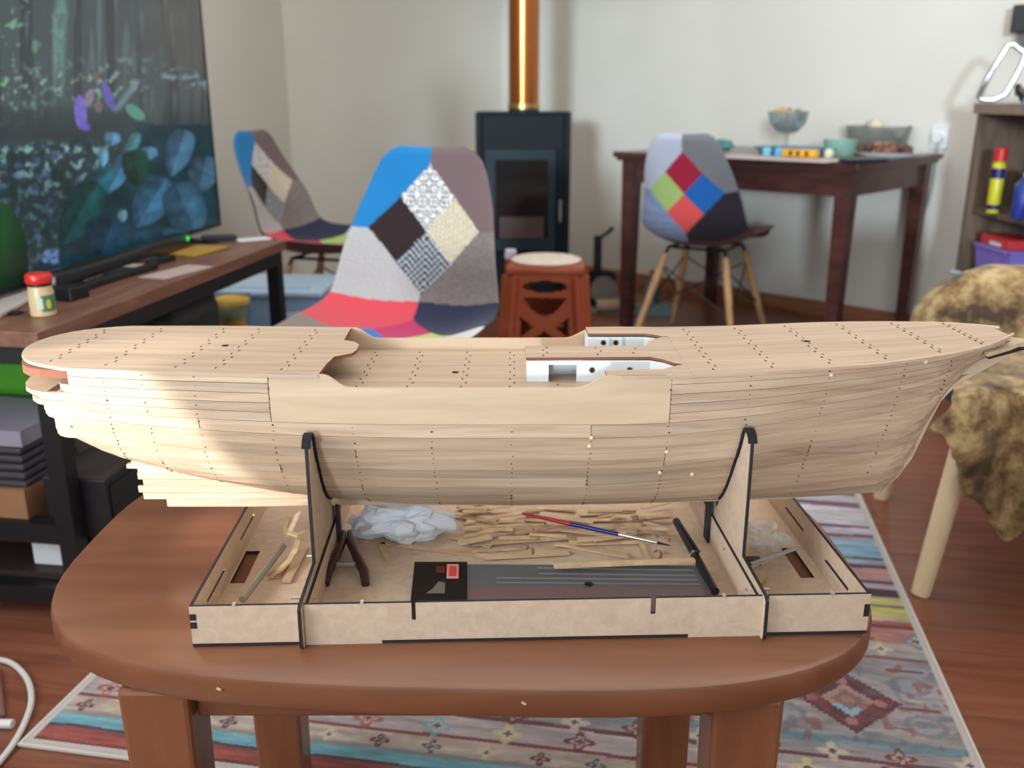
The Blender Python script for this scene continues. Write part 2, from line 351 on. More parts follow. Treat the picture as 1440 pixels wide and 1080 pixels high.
for x0, x1, y in ((-.256, .256, -.222), (-.225, .236, .068)):
    obj('apron', B(x0, x1, y-.011, y+.011, TZ-.078, TZ-.0345, bev=.002), M_table, ct)
for x in (-.278, .282):
    obj('apron', B(x-.011, x+.011, -.185, .03, TZ-.078, TZ-.0345, bev=.002), M_tleg, ct)
# small bare chips on the rim
M_chip = mat('bare_chip', (214, 190, 160), .7)
for cx, dz in ((-.215, -.012), (.073, -.015)):
    cy = min(y for x, y in oval() if abs(x-cx) < .03)
    obj('chip', B(-.0022, .0022, -.0006, .0006, -.001, .001), M_chip, ct, loc=(cx, cy+.0004, TZ+dz), rot=(0, .5, 0))
# ------------------------------------------------------------------ the model ship
YC = .955
ZK = [(-.515, .673), (-.496, .640), (-.462, .622), (-.413, .600), (-.36, .583), (-.30, .566), (-.25, .554), (-.2, .545), (-.12, .537), (0, .535), (.15, .538), (.26, .543), (.35, .546), (.413, .551), (.428, .567), (.44, .59), (.445, .612), (.454, .637), (.462, .658), (.477, .676), (.503, .694), (.523, .706), (.545, .722)]
ZD = [(-.52, .7205), (-.43, .7195), (-.2, .7155), (-.1, .715), (.15, .715), (.25, .718), (.35, .7235), (.45, .730), (.52, .736), (.56, .740)]
BB = [(-.513, .0), (-.507, .03), (-.495, .052), (-.47, .072), (-.43, .087), (-.35, .093), (-.25, .096), (-.1, .099), (.08, .099), (.155, .097), (.25, .0935), (.31, .0905), (.35, .088), (.39, .081), (.43, .071), (.463, .059), (.49, .045), (.505, .033), (.52, .02), (.535, .009), (.548, .002)]
TT = [0, .055, .14, .28, .42, .555, .7, .85, 1]
S_MID = [.04, .25, .45, .65, .81, .94, 1.0, 1.01, 1.0]
S_BOW = [.04, .10, .18, .33, .49, .64, .78, .90, 1]
S_STN = [.12, .46, .66, .80, .89, .95, .99, 1.0, 1.0]
zk = lambda x: tab(ZK, x); zd = lambda x: tab(ZD, x); bb = lambda x: tab(BB, x)
_sec = {}
def section(x):
    x = round(x, 4)
    if x in _sec: return _sec[x]
    wb_ = sstep(.08, .42, x); ws = sstep(-.12, -.4, x) if x < 0 else 0; ws = sstep(.12, .4, -x)
    k, d, b = zk(x), zd(x), bb(x); pts = []
    for i in range(33):
        t = i/32; m = tab(list(zip(TT, S_MID)), t); bo = tab(list(zip(TT, S_BOW)), t); st = tab(list(zip(TT, S_STN)), t)
        s = m*(1-wb_-ws)+bo*wb_+st*ws if True else 0
        pts.append((max(.0012, b*s), k+(d-k)*t))
    q = pts[:]
    for _ in range(2): q = [q[0]]+[((q[j-1][0]+2*q[j][0]+q[j+1][0])/4, q[j][1]) for j in range(1, 32)]+[q[-1]]
    g = [0]
    for a, b2 in zip(q, q[1:]): g.append(g[-1]+math.hypot(b2[0]-a[0], b2[1]-a[1]))
    _sec[x] = (q, g); return _sec[x]
def hull_at_z(x, z):
    q, _ = section(x)
    if z >= q[-1][1]: return q[-1][0]
    for a, b in zip(q, q[1:]):
        if z <= b[1]: return lerp(a[0], b[0], (z-a[1])/(b[1]-a[1]+1e-9))
    return q[-1][0]
def hull_g(x, gd):
    """point on the section at distance gd below the sheer, and outward normal"""
    q, g = section(x); T = g[-1]-gd
    T = max(0, min(g[-1], T))
    for i in range(len(q)-1):
        if T <= g[i+1]+1e-9:
            f = (T-g[i])/(g[i+1]-g[i]+1e-9); y = lerp(q[i][0], q[i+1][0], f); z = lerp(q[i][1], q[i+1][1], f)
            ty, tz = q[i+1][0]-q[i][0], q[i+1][1]-q[i][1]; l = math.hypot(ty, tz); return y, z, tz/l, -ty/l
    return q[-1][0], q[-1][1], 1, 0
# girth (measured down from the sheer) of seam j; seams 0..5 bound five narrow top strakes, 5..16 eleven lower strakes
TOPG, NTOP, NLOW = .0505, 5, 11
def seam(x, j):
    G = section(x)[1][-1]; top = TOPG*(1-.35*sstep(.2, .5, x)) * (G/.215 if G < .215 else 1)**.35
    top = min(top, G*.55)
    return top*j/NTOP if j <= NTOP else top+(G-top)*(j-NTOP)/NLOW
SCL = 1.06; YW = YC*SCL
ship = thing('model_ship', 'large unfinished plank-on-frame wooden model ship hull resting on the display stand', 'model ship', (0, YW, CH-(CH-.535)*SCL)); ship.scale = (SCL, SCL, SCL)
def hv(x, b, z): return Vector((x, -b, z-.535))     # near side is -y in ship space
def frange(a, b, st):
    n = max(1, int(math.ceil((b-a)/st))); return [a+(b-a)*i/n for i in range(n+1)]
FR = [-.46, -.40, -.36, -.31, -.237, -.157, -.079, 0, .078, .155, .233, .31, .388, .44]
def strake(j, x0, x1, out=.0, name='plank', m=M_ply, lab=None):
    bm = nb(); R = []
    for x in frange(x0+.0004, x1-.0004, .02 if x0 < .38 else .012):
        g0, g1 = seam(x, j)+.0003, seam(x, j+1)-.0003; ring = []
        for gd, o_ in ((g0, out), (g1, out), (g1, -.0022), (g0, -.0022)):
            y, z, ny, nz_ = hull_g(x, gd); ring.append(bm.verts.new(hv(x, max(.0004, y+ny*o_), z+nz_*o_)))
        R.append(ring)
    for A, Bq in zip(R, R[1:]):
        for k in range(4): bm.faces.new((A[k], Bq[k], Bq[(k+1) % 4], A[(k+1) % 4]))
    bm.faces.new(R[0]); bm.faces.new(R[-1][::-1]); bmesh.ops.recalc_face_normals(bm, faces=bm.faces)
    o = obj(name, bm, m, ship, label=lab)
    f = bpy.data.objects.new(name, o.data); C.objects.link(f); f.parent = ship; f.scale = (1, -1, 1)
    return o
# every strake in lengths butted at the frames
for j in range(5):
    strake(j, -.437, -.237, random.uniform(0, .0007)); strake(j, .155, [.525, .52, .515, .508, .50][j], random.uniform(0, .0006))
LOWJ = [[-.31, .078], [.233], [-.157, .155], [.155], [-.237, .31], [-.36, .078], [-.157, .233], [0], [-.31, .155], [-.079, .233], [.078]]
for i, J in enumerate(LOWJ):
    j = 5+i; xe = [.492, .484, .476, .470, .466, .460, .455, .450, .445, .44, .432][i]; xs = [-.438, -.438, -.440, -.445, -.45, -.455, -.46, -.468, -.478, -.488, -.497][i]
    cuts = [xs]+[c for c in J if xs < c < xe]+[xe]
    for a, b in zip(cuts, cuts[1:]): strake(j, a, b, random.uniform(0, .0008))
# core that the planks are glued to
def core(x, inset=.0023, ztop=.6875):
    q, _ = section(x); k = zk(x); zt = min(ztop, zd(x)-.004)
    return [(max(.0006, hull_at_z(x, lerp(k+.002, zt, t))-inset), lerp(k+.002, zt, t)) for t in [i/14 for i in range(15)]]
bm = nb(); R = []
for x in frange(-.436, .50, .015):
    c = core(x, ztop=.6875 if x < .40 else .6875)
    R.append([bm.verts.new(hv(x, b, z)) for b, z in c]+[bm.verts.new(hv(x, -b, z)) for b, z in reversed(c)])
for A, Bq in zip(R, R[1:]):
    n = len(A)
    for k in range(n): bm.faces.new((A[k], Bq[k], Bq[(k+1) % n], A[(k+1) % n]))
bm.faces.new(R[0]); bm.faces.new(R[-1][::-1]); bmesh.ops.recalc_face_normals(bm, faces=bm.faces)
obj('hull_core', bm, M_deck, ship)
# wide ply side panels with the waist cut-out
def ptop(x):
    d = zd(x)
    if x < -.18 or x > .098: return d
    if x < -.158: return lerp(d, .7025, sstep(-.183, -.158, x))
    if x > .062: return lerp(.7025, d, sstep(.062, .096, x))
    return .7025
def panel():
    bm = nb(); R = []
    for x in frange(-.2365, .1545, .005):
        G0 = seam(x, 5)-.0003; y1, z1, n1, m1 = hull_g(x, G0); zt = ptop(x); ring = []
        cols = [zt, lerp(zt, z1, .33), lerp(zt, z1, .66), z1]
        for z in cols: ring.append(bm.verts.new(hv(x, hull_at_z(x, z)+.0004, z)))
        for z in reversed(cols): ring.append(bm.verts.new(hv(x, hull_at_z(x, z)-.0028, z)))
        R.append(ring)
    for A, Bq in zip(R, R[1:]):
        for k in range(8): bm.faces.new((A[k], Bq[k], Bq[(k+1) % 8], A[(k+1) % 8]))
    bm.faces.new(R[0]); bm.faces.new(R[-1][::-1]); bmesh.ops.recalc_face_normals(bm, faces=bm.faces)
    o = obj('side_panel', bm, M_ply2, ship, smooth=True); f = bpy.data.objects.new('side_panel', o.data); C.objects.link(f); f.parent = ship; f.scale = (1, -1, 1)
panel()
# lower waist deck, with its own print of tab marks
def deck_plate(name, pts, th, zf, m=M_deck, mi_edge=None, label=None):
    """pts: outline (x, y) in ship space, y<0 near; height follows zf(x)"""
    bm = nb(); A = [bm.verts.new((x, y, zf(x)-.535)) for x, y in pts]; f = bm.faces.new(A)
    bmesh.ops.triangulate(bm, faces=[f], quad_method='BEAUTY', ngon_method='BEAUTY')
    r = bmesh.ops.extrude_face_region(bm, geom=list(bm.faces)); vs_ = [v for v in r['geom'] if isinstance(v, bmesh.types.BMVert)]
    bmesh.ops.translate(bm, verts=vs_, vec=(0, 0, -th)); bmesh.ops.recalc_face_normals(bm, faces=bm.faces)
    if mi_edge is not None:
        for f in bm.faces:
            if abs(f.normal.z) < .5: f.material_index = 1
        m = [m, mi_edge]
    return obj(name, bm, m, ship, label=label)
out = frange(-.19, .2, .03)
deck_plate('waist_deck', [(x, -(hull_at_z(x, .689)-.003)) for x in out]+[(x, hull_at_z(x, .689)-.003) for x in reversed(out)], .0015, lambda x: .6893)
# poop deck: round stern, stepped front edge
def edge_b(x): return bb(x)+.0015
def deck_parts(name, body, pieces, th):
    """body: (x, y_near, y_far) stations joined as strips; pieces: flat outlines at their own height, all one sheet"""
    bm = nb()
    R = [[bm.verts.new((x, ya, zd(x)-.535)), bm.verts.new((x, yb, zd(x)-.535)), bm.verts.new((x, yb, zd(x)-.535-th)), bm.verts.new((x, ya, zd(x)-.535-th))] for x, ya, yb in body]
    for A, Bq in zip(R, R[1:]):
        for k in range(4): bm.faces.new((A[k], Bq[k], Bq[(k+1) % 4], A[(k+1) % 4]))
    bm.faces.new(R[0]); bm.faces.new(R[-1][::-1]); bmesh.ops.recalc_face_normals(bm, faces=bm.faces)
    for pts in pieces:
        b2 = nb(); z = zd(pts[0][0])-.535; prism(b2, pts, z-th, z, 'Z', edge_mi=1); me = bpy.data.meshes.new('t'); b2.to_mesh(me); b2.free(); bm.from_mesh(me)
    bmesh.ops.remove_doubles(bm, verts=bm.verts, dist=.00005)
    for f in bm.faces:
        c = f.calc_center_median(); f.material_index = 1 if (f.material_index == 1 and abs(c.y) < .0905 and abs(f.normal.z) < .5) else 0
    return obj(name, bm, [M_deck, M_brown_edge], ship)
ex = [-.5135, -.512, -.509, -.503, -.495, -.485, -.475, -.465, -.455, -.44]
deck_parts('poop_deck', [(x, -tab([(-.5135, .004), (-.512, .014), (-.509, .025), (-.503, .040), (-.495, .052), (-.485, .063), (-.475, .070), (-.465, .0755), (-.455, .0800), (-.44, .087)], x), tab([(-.5135, .012), (-.512, .020), (-.509, .032), (-.503, .045), (-.495, .057), (-.485, .067), (-.475, .074), (-.465, .0785), (-.455, .083), (-.44, .088)], x)) for x in ex]+[(x, -edge_b(x), edge_b(x)) for x in frange(-.43, -.20, .03)],
    [[(-.20, -edge_b(-.2)), (-.1875, -edge_b(-.19)), (-.187, -.060), (-.184, -.031), (-.168, -.018), (-.165, -.004), (-.166, .018), (-.173, .030), (-.186, .038), (-.188, edge_b(-.19)), (-.20, edge_b(-.2))]], .0032)
deck_parts('main_deck', [(x, -edge_b(x), edge_b(x)) for x in [.175]+frange(.19, .505, .02)+[.510, .514, .517]],
    [[(.092, -.0975), (.12, -.1), (.155, -edge_b(.155)), (.175, -edge_b(.175)), (.175, -.0585), (.1725, -.0585), (.16, -.067), (.15, -.076), (.092, -.080)],
     [(.0145, -.034), (.143, -.030), (.155, -.040), (.164, -.053), (.1725, -.0585), (.175, -.0585), (.175, .0535), (.169, .0535), (.16, .046), (.15, .032), (.145, .014), (.014, .014)],
     [(.175, .0535), (.175, edge_b(.175)), (.155, edge_b(.155)), (.12, .1), (.086, .0975), (.0865, .066), (.15, .066), (.16, .062), (.169, .0535)]], .0028)
# second, browner ply layer under both decks
# tab marks: short charred dashes along every frame
def dashes(rows, zf, name='tab_marks'):
    bm = nb()
    for x, y0, y1, n in rows:
        for k in range(n):
            y = lerp(y0, y1, (k+.5)/n); dx = .0022 if k % 2 else -.0022
            box(bm, x+dx-.0007, x+dx+.0007, y-.0024, y+.0024, zf(x)-.535-.0004, zf(x)-.535+.00025)
    obj(name, bm, M_char, ship, kind='stuff')
rows = []
for x in (-.46, -.40, -.36+.03, -.29, -.225): rows.append((x, -bb(x)*.9, bb(x)*.92, 13))
for x in (.20, .258, .315, .372, .43, .48): rows.append((x, -bb(x)*.92, bb(x)*.92, 15))
rows += [(.035, -.030, .012, 4), (.092, -.028, .012, 3), (.13, -.024, .012, 2)]
dashes(rows, zd)
dashes([(x, -.085, .088, 13) for x in (-.157, -.105, -.05, .0)]+[(.045, -.085, -.04, 4)], lambda x: .6893)
for x, y, z in ((-.061, 0, .6893), (.317, .008, zd(.317)), (-.308, .006, zd(-.308))):
    bm = nb(); lathe(bm, [(.0038, z-.535-.001), (.0038, z-.535+.0003)], 14, Matrix.Translation((x, y, 0))); obj('mast_hole', bm, mat('dark_hole', (46, 30, 24), .95), ship)
# pin marks on the side
bm = nb()
for x in FR:
    for j in range(16):
        for f in ((.25, .75) if j >= 5 and random.random() < .55 else (.5,)):
            if -.237 < x < .155 and j < 5: continue
            if x < -.437 or x > .455-.004*max(0, j-4): continue
            xx = x+random.uniform(-.001, .001); gd = lerp(seam(xx, j), seam(xx, j+1), f); y, z, ny, nz_ = hull_g(xx, gd)
            p = hv(xx, y+.0007*ny, z+.0007*nz_); nrm = Vector((0, -ny, nz_)); r_ = random.choice((.0003, .0005, .0006, .0009)); q = nrm.to_track_quat('Z', 'Y').to_matrix().to_4x4()
            lathe(bm, [(r_, -.0008), (r_, .0003)], 6, Matrix.Translation(p)@q)
obj('pin_marks', bm, M_char, ship, kind='stuff')
# small pale chips where planks are butted
for px_, py_ in ((826, 605), (824, 618), (931, 631), (975, 677), (1144, 522), (1275, 505), (927, 670)):
    x = (px_-720)/1300*.955; z = .70-(py_-540)*.00075
    if z > zd(x)-.003: z = zd(x)-.004
    b_ = hull_at_z(x, z); bm = B( x-.0012, x+.0018, -b_-.0016, -b_+.001, z-.535-.002, z-.535+.001); obj('splinter', bm, M_leg_white, ship)
# deadwood: short flat planks below the stern, stepped at the end
for i, (xa, z0, z1) in enumerate(((-.385, .5352, .5442), (-.41, .5446, .5525), (-.4145, .5529, .5605), (-.408, .5609, .5685), (-.413, .5689, .5765), (-.412, .5769, .5865), (-.418, .5869, .5965))):
    bm = nb(); R = []
    for x in frange(xa, -.16, .025):
        w = .0018+.006*(1-sstep(-.30, -.18, x))+.003*(z0-.535)/.05; ring = [bm.verts.new(hv(x, w, z0)), bm.verts.new(hv(x, w+.0006, z1)), bm.verts.new(hv(x, w-.003, z1)), bm.verts.new(hv(x, w-.003, z0))]; R.append(ring)
    for A, Bq in zip(R, R[1:]):
        for k in range(4): bm.faces.new((A[k], Bq[k], Bq[(k+1) % 4], A[(k+1) % 4]))
    bm.faces.new(R[0]); bm.faces.new(R[-1][::-1]); bmesh.ops.recalc_face_normals(bm, faces=bm.faces)
    o = obj('plank', bm, M_ply, ship); f = bpy.data.objects.new('plank', o.data); C.objects.link(f); f.parent = ship; f.scale = (1, -1, 1)
obj('keel', prism(nb(), [(-.383, 0), (-.383, .012), (-.404, .012), (-.404, .062), (-.18, .02), (.34, .018), (.345, .011), (.30, .007), (.1, .0005), (0, -.0005)], -.0028, .0028, 'Y'), M_ply2, ship)
obj('keel_stub', B(-.427, -.405, -.003, .003, .044, .049), M_ply2, ship)
# stern: stacked half-round plates seen beyond the end of the planking
def splate(name, z, th, xt, bw, xe=-.4368, m=M_ply2, hole=None, em=None):
    xe = -.4368; bw = hull_at_z(-.4372, z-th/2)-.0006-(.004 if 'filler' in name else 0)
    pts = [(xe, -bw)]
    for k in range(13):
        a = -PI/2+PI*k/12; pts.append((lerp(xe-.005, xt, math.cos(a)**.75 if math.cos(a) > 1e-6 else 0), bw*math.copysign(abs(math.sin(a))**.8, math.sin(a))))
    pts.append((xe, bw)); bm = nb(); prism(bm, pts, z-th-.535, z-.535, 'Z', edge_mi=1)
    return obj(name, bm, [m, em or M_ply2], ship)
splate('stern_plate', .7162, .0085, -.506, .079, em=M_brown_edge, m=M_brown_edge)
splate('stern_plate', .6925, .0042, -.506, .086)
splate('stern_filler', .6880, .0050, -.497, .080, em=M_deck, m=M_deck)
splate('stern_plate', .6830, .0052, -.500, .083)
splate('stern_filler', .6775, .0110, -.490, .076, em=M_deck, m=M_deck)
splate('stern_plate', .6665, .0035, -.488, .078)
splate('stern_filler', .6628, .019, -.482, .071, em=mat('khaki_ply', (176, 164, 128), .7), m=M_deck)
splate('stern_plate', .6436, .005, -.482, .066, xe=-.43)
splate('stern_filler', .700, .012, -.46, .07, em=M_deck, m=M_deck)
for hx in (-.458, -.445):
    obj('slot', B(hx-.004, hx+.004, -.078, -.055, .1573, .1581), mat('dark_slot', (86, 50, 36), .9), ship)
tag_pin = lathe(nb(), [(.0016, 0), (.0016, .001)], 10, Matrix.Translation((-.452, -.0718, .118))@Matrix.Rotation(PI/2, 4, 'X')); obj('pin', tag_pin, M_white, ship)
# stem and bow tip
bm = nb(); prism(bm, [(.40, .0165), (.40, .03), (.43, .08), (.47, .15), (.50, .19), (.548, .1905), (.556, .191), (.552, .186), (.527, .170), (.507, .158), (.48, .141), (.465, .122), (.457, .10), (.449, .076), (.442, .055), (.430, .034), (.415, .0185)], -.0022, .0022, 'Y'); obj('stem', bm, M_ply2, ship)
for s in (-1, 1):
    bm = nb(); prism(bm, [(.48, s*.055), (.515, s*.030), (.535, s*.013), (.556, s*.001), (.556, 0), (.53, s*.004), (.50, s*.034), (.48, s*.047)], .1865, .1905, 'Z'); obj('bow_rail', bm, M_ply2, ship)
obj('beak_floor', prism(nb(), [(.49, -.04), (.55, 0), (.49, .04)], .180, .183, 'Z'), mat('dark_hole', (46, 30, 24), .95), ship)
# waist cabins, white card walls under the decks
WZ0, WZ1 = .1543, .1768
near = obj('cabin_wall', B(.0155, .038, -.0345, -.0325, WZ0, WZ1), M_white, ship)
obj('cabin_wall', B(.067, .143, -.0345, -.0325, WZ0, WZ1), M_white, ship)
obj('cabin_wall', prism(nb(), [(.143, -.0345), (.155, -.0445), (.164, -.0575), (.1745, -.0615), (.1745, -.0595), (.165, -.0555), (.156, -.0425), (.143, -.0325)], WZ0, WZ1), M_white, ship)
obj('cabin_wall', B(.038, .067, -.0345, -.0325, .1725, WZ1), M_white, ship)
obj('cabin_wall', B(.0155, .0175, -.0325, .0125, WZ0, WZ1), M_white, ship)
obj('cabin_wall', B(.03, .16, -.006, -.004, WZ0, WZ1), M_white, ship, label='white inner wall seen through the doorway')
obj('cabin_wall', B(.0865, .15, .0645, .0665, WZ0, WZ1), M_white, ship)
obj('cabin_wall', prism(nb(), [(.15, .0645), (.16, .0605), (.17, .051), (.172, .053), (.161, .0625), (.15, .0665)], WZ0, WZ1), M_white, ship)
obj('cabin_wall', B(.085, .087, .066, .092, WZ0, WZ1), M_white, ship)
M_brass = mat('brass_ring', (150, 130, 90), .4, .6); M_hole = mat('dark_hole', (46, 30, 24), .95)
for x, y in ((.083, -.0346), (.122, -.0346), (.104, .0644), (.118, .0644)):
    rg = nb(); tube(rg, [(.0027*math.cos(a), 0, .0027*math.sin(a)) for a in [2*PI*k/14 for k in range(14)]], .0006, 6, closed=True)
    ph = obj('porthole', rg, M_brass, ship, loc=(x, y, .167 if y < 0 else .1705))
    obj('porthole_opening', lathe(nb(), [(.0024, 0), (.0024, .0006)], 14, Matrix.Rotation(PI/2, 4, 'X')), M_hole, ph)
for x in (.1105, .1255): obj('cabin_trim', B(x-.0012, x+.0012, .0632, .0645, .16, WZ1), mat('pale_blue_card', (190, 220, 230), .6), ship)

# ------------------------------------------------------------------ laser-cut display stand
SR = .036; SO = Vector((.018, .925, TZ))
stand = thing('display_stand', 'laser cut board display stand box with burnt edges, under the model ship', 'display stand', SO, SR)
MM = [M_mdf, M_burnt]
x0, x1, y0, y1 = -.339, .339, -.112, .285; th = .0035
def sp(name, bm, label=None): return obj(name, bm, MM, stand, label=label)
slots = [(-.215, -.03, .008, .03), (.262, -.045, .008, .045)]
# base with two openings: pieces joined as one plate outline with cut-outs
bm = nb()
def plate_with_holes(bm, X0, X1, Y0, Y1, z0, z1, holes):
    xs_ = sorted({X0, X1}|{h[0] for h in holes}|{h[1] for h in holes}); ys_ = sorted({Y0, Y1}|{h[2] for h in holes}|{h[3] for h in holes})
    V = {}; 
    def v(x, y, z):
        if (x, y, z) not in V: V[(x, y, z)] = bm.verts.new((x, y, z))
        return V[(x, y, z)]
    def solid(x, y): return X0 < x < X1 and Y0 < y < Y1 and not any(h[0] < x < h[1] and h[2] < y < h[3] for h in holes)
    for a, b in zip(xs_, xs_[1:]):
        for c, d in zip(ys_, ys_[1:]):
            if not solid((a+b)/2, (c+d)/2): continue
            bm.faces.new((v(a, c, z1), v(b, c, z1), v(b, d, z1), v(a, d, z1))); bm.faces.new((v(a, c, z0), v(a, d, z0), v(b, d, z0), v(b, c, z0)))
            e = 1e-5
            for (p, q, ox, oy) in (((a, c), (b, c), 0, -1), ((b, c), (b, d), 1, 0), ((b, d), (a, d), 0, 1), ((a, d), (a, c), -1, 0)):
                mx_, my_ = (p[0]+q[0])/2+ox*e, (p[1]+q[1])/2+oy*e
                if not solid(mx_, my_): f = bm.faces.new((v(p[0], p[1], z0), v(q[0], q[1], z0), v(q[0], q[1], z1), v(p[0], p[1], z1))); f.material_index = 1
plate_with_holes(bm, x0, x1, y0, y1, 0, .0038, [(-.333, -.3165, .008, .085), (.308, .324, -.003, .07)])
sp('base_plate', bm)
H = .0455
# front wall in three lengths, mid part with tabs reaching the table and two notches
def wy(bm, poly, y, t=th): prism(bm, poly, y, y+t, 'Y', edge_mi=1); return bm
sp('front_wall', wy(nb(), [(x0, .004), (x0+.0, H), (-.2315, H), (-.2315, .004)], y0))
sp('front_wall', wy(nb(), [(-.2275, .0002), (-.2275, H), (-.1215, H), (-.1215, .0195+.007), (-.1175, .0195+.007), (-.1175, H), (.1165, H), (.1165, .028), (.1215, .028), (.1215, H), (.2315, H), (.2315, .0002), (.156, .0002), (.156, .004), (-.152, .004), (-.152, .0002)], y0-.0004))
sp('front_wall', wy(nb(), [(.2355, .004), (.2355, H), (x1, H), (x1, .004)], y0))
sp('rear_wall', wy(nb(), [(x0, .004), (x0, H), (x1, H), (x1, .004)], y1-th))
def side(x):
    bm = nb()
    # side plate with two long slots, in strips around them
    def strip(a, b, c, d, mi=0): box(bm, x, x+th, a, b, c, d, mi=mi)
    Y0, Y1 = y0+th, y1-th
    for c, d in ((.004, .022), (.026, H)): strip(Y0, Y1, c, d)
    for a, b in ((Y0, -.066), (.004, .075), (.145, Y1)): strip(a, b, .022, .026)
    for f in bm.faces:
        if abs(f.normal.z) > .5 or f.calc_center_median().z > H-1e-4: f.material_index = 1
    bm.normal_update()
    for f in bm.faces:
        if f.normal.z > .5 or f.normal.z < -.5: f.material_index = 1
    return sp('side_wall', bm)
side(x0); side(x1-th)
for x, dz in ((x0-.0002, 0), (x0-.0002, .009)):
    sp('finger_joint', B(x, x+.0065, y0-.0003, y0+.002, .021+dz, .028+dz, mi=1))
sp('finger_joint', B(x1-.0055, x1+.0002, y0-.0003, y0+.002, .020, .034, mi=1))
# dividers that rise into the cradles
def cradle(x, rows_wx):
    wx = SO.x+x; yc = (YW-SO.y-math.sin(SR)*x)/math.cos(SR)
    inner = []
    for z in [.629, .622, .612, .60, .59, .58, .57, .56, .55, .54, .53, .522, .515]:
        zs = CH-(CH-z)/SCL; xq = wx/SCL; bz = SCL*hull_at_z(xq, max(zs, zk(xq)+.0005)); inner.append((bz+.0030, z-TZ))
    tipw = inner[0][0]; yo = yc-tipw-.025
    tip = [(yc-tipw-.002, .1830), (yc-tipw-.008, .1870), (yc-tipw-.016, .1872), (yc-tipw-.022, .1840), (yo, .1780)]
    poly = [(yc, .054)]+[(yc-b, z) for b, z in reversed(inner)]+tip+[(yo-.001, .12), (yo-.001, .049), (y0-.004, .0475), (y0-.009, .044), (y0-.010, .006), (y0-.008, .001), (y0-.006, .0002)]
    far = [(2*yc-a, z) for a, z in poly]
    far = [(min(a, y1+.006), z) for a, z in far]
    full = poly+[(far[i]) for i in range(len(far)-1, 0, -1)]
    bm = nb(); prism(bm, full, x-.0019, x+.0019, 'X', edge_mi=1); sp('cradle', bm)
    # black foam strip along the inner curve
    bm = nb(); path = [(yc-b+.0006, z) for b, z in reversed(inner)]+[(yc-tipw-.002, .1840), (yc-tipw-.008, .1885), (yc-tipw-.016, .1888), (yc-tipw-.0235, .1850), (yc-tipw-.0270, .179)]
    path = path[1:]
    for sgn in (1, -1):
        R = []
        for i, (a, z) in enumerate(path):
            a2, z2 = path[min(i+1, len(path)-1)]; a1, z1_ = path[max(i-1, 0)]; t = Vector((a2-a1, z2-z1_)).normalized(); n_ = Vector((t.y, -t.x))*-1
            if n_.x*1 < 0 and i < 8: n_ = -n_
            aa = a if sgn == 1 else 2*yc-a; nx_ = n_.x*sgn
            R.append([bm.verts.new((x+dx, aa+nx_*h, z+n_.y*h)) for dx, h in ((-.0045, -.001), (.0045, -.001), (.0045, .0024), (-.0045, .0024))])
        for A, Bq in zip(R, R[1:]):
            for k in range(4): bm.faces.new((A[k], Bq[k], Bq[(k+1) % 4], A[(k+1) % 4]))
        bm.faces.new(R[0]); bm.faces.new(R[-1][::-1])
    bmesh.ops.recalc_face_normals(bm, faces=bm.faces); obj('foam_strip', bm, mat('black_foam', (22, 21, 26), .9), stand)
    return yc
cradle(-.2300, 0); cradle(.2310, 0)
# inner doubler plates bolted to the cradles, seen as a black-edged upright behind each
for x, s in ((-.2300, 1), (.2310, -1)):
    bm = nb(); prism(bm, [(y0+.004, .004), (y0+.004, .040), (y0+.01, .040), (y1-.02, .040), (y1-.008, .004)], x+s*.0022, x+s*.0052, 'X', edge_mi=1); sp('doubler', bm)
    sp('brace', B(min(x+s*.0055, x+s*.0085), max(x+s*.0055, x+s*.0085), .085, .105, .0042, .060, mi=1))
    for yb in (-.072, .02):
        bm = nb(); lathe(bm, [(.0034, -.0015), (.0034, .0015)], 6, Matrix.Translation((x-s*.004, yb, .030))@Matrix.Rotation(PI/2, 4, 'Y')); tube(bm, [(x-s*.018, yb, .030), (x+s*.007, yb, .030)], .0016, 8); obj('bolt', bm, M_steel, stand)
for x in (-.295, -.17, .19, .30):
    obj('solder_tab', B(x-.0015, x+.0015, y0-.001, y0+.0035, H-.0005, H+.0022), M_ply, stand)

# ------------------------------------------------------------------ things lying in the stand
FZ = TZ+.0042
def strip(p, q, w=.0045, z=FZ, t=.0016, label='', m=M_stripwood, dz=(0, 0), group=None, name='wood_offcut', cat='offcut'):
    a, b = on(p[0], p[1], z+t/2), on(q[0], q[1], z+t/2); a.z = z+t/2+dz[0]; b.z = z+t/2+dz[1]; d = b-a; L = d.length; c = (a+b)/2
    o = obj(name, B(-L/2, L/2, -w/2, w/2, -t/2, t/2), m, loc=c, rot=(0, -math.asin(max(-1, min(1, d.z/L))), math.atan2(d.y, d.x)))
    return tag(o, label, cat, group)
G = 'wood offcuts lying in the display stand'
strip((486, 757), (700, 784), .007, label='longest pale wooden offcut, running from the clamp towards the middle of the stand', group=G)
strip((680, 784), (800, 777), .010, FZ+.002, label='pale wooden offcut with a chipped end just behind the black packet header', group=G)
strip((632, 754), (690, 769), .006, FZ+.001, label='short tilted wooden offcut just right of the crumpled paper', group=G)
strip((664, 765), (848, 752), .009, FZ+.003, label='broad wooden offcut lying across the middle of the pile', group=G)
strip((664, 775), (735, 771), .005, FZ+.001, label='short brown offcut beneath the broad offcut', group=G)
strip((778, 766), (902, 762), .006, FZ+.002, label='straight wooden offcut below the brush handle', group=G)
strip((782, 765), (882, 783), .005, FZ+.004, label='thin pale offcut slanting down to the right, forming a narrow V', group=G)
strip((901, 762), (912, 786), .005, FZ+.003, label='short pale offcut lying across the end of the V of strips', group=G)
strip((871, 771), (883, 785), .004, FZ+.005, label='tiny pale offcut resting on the slanting strip', group=G)
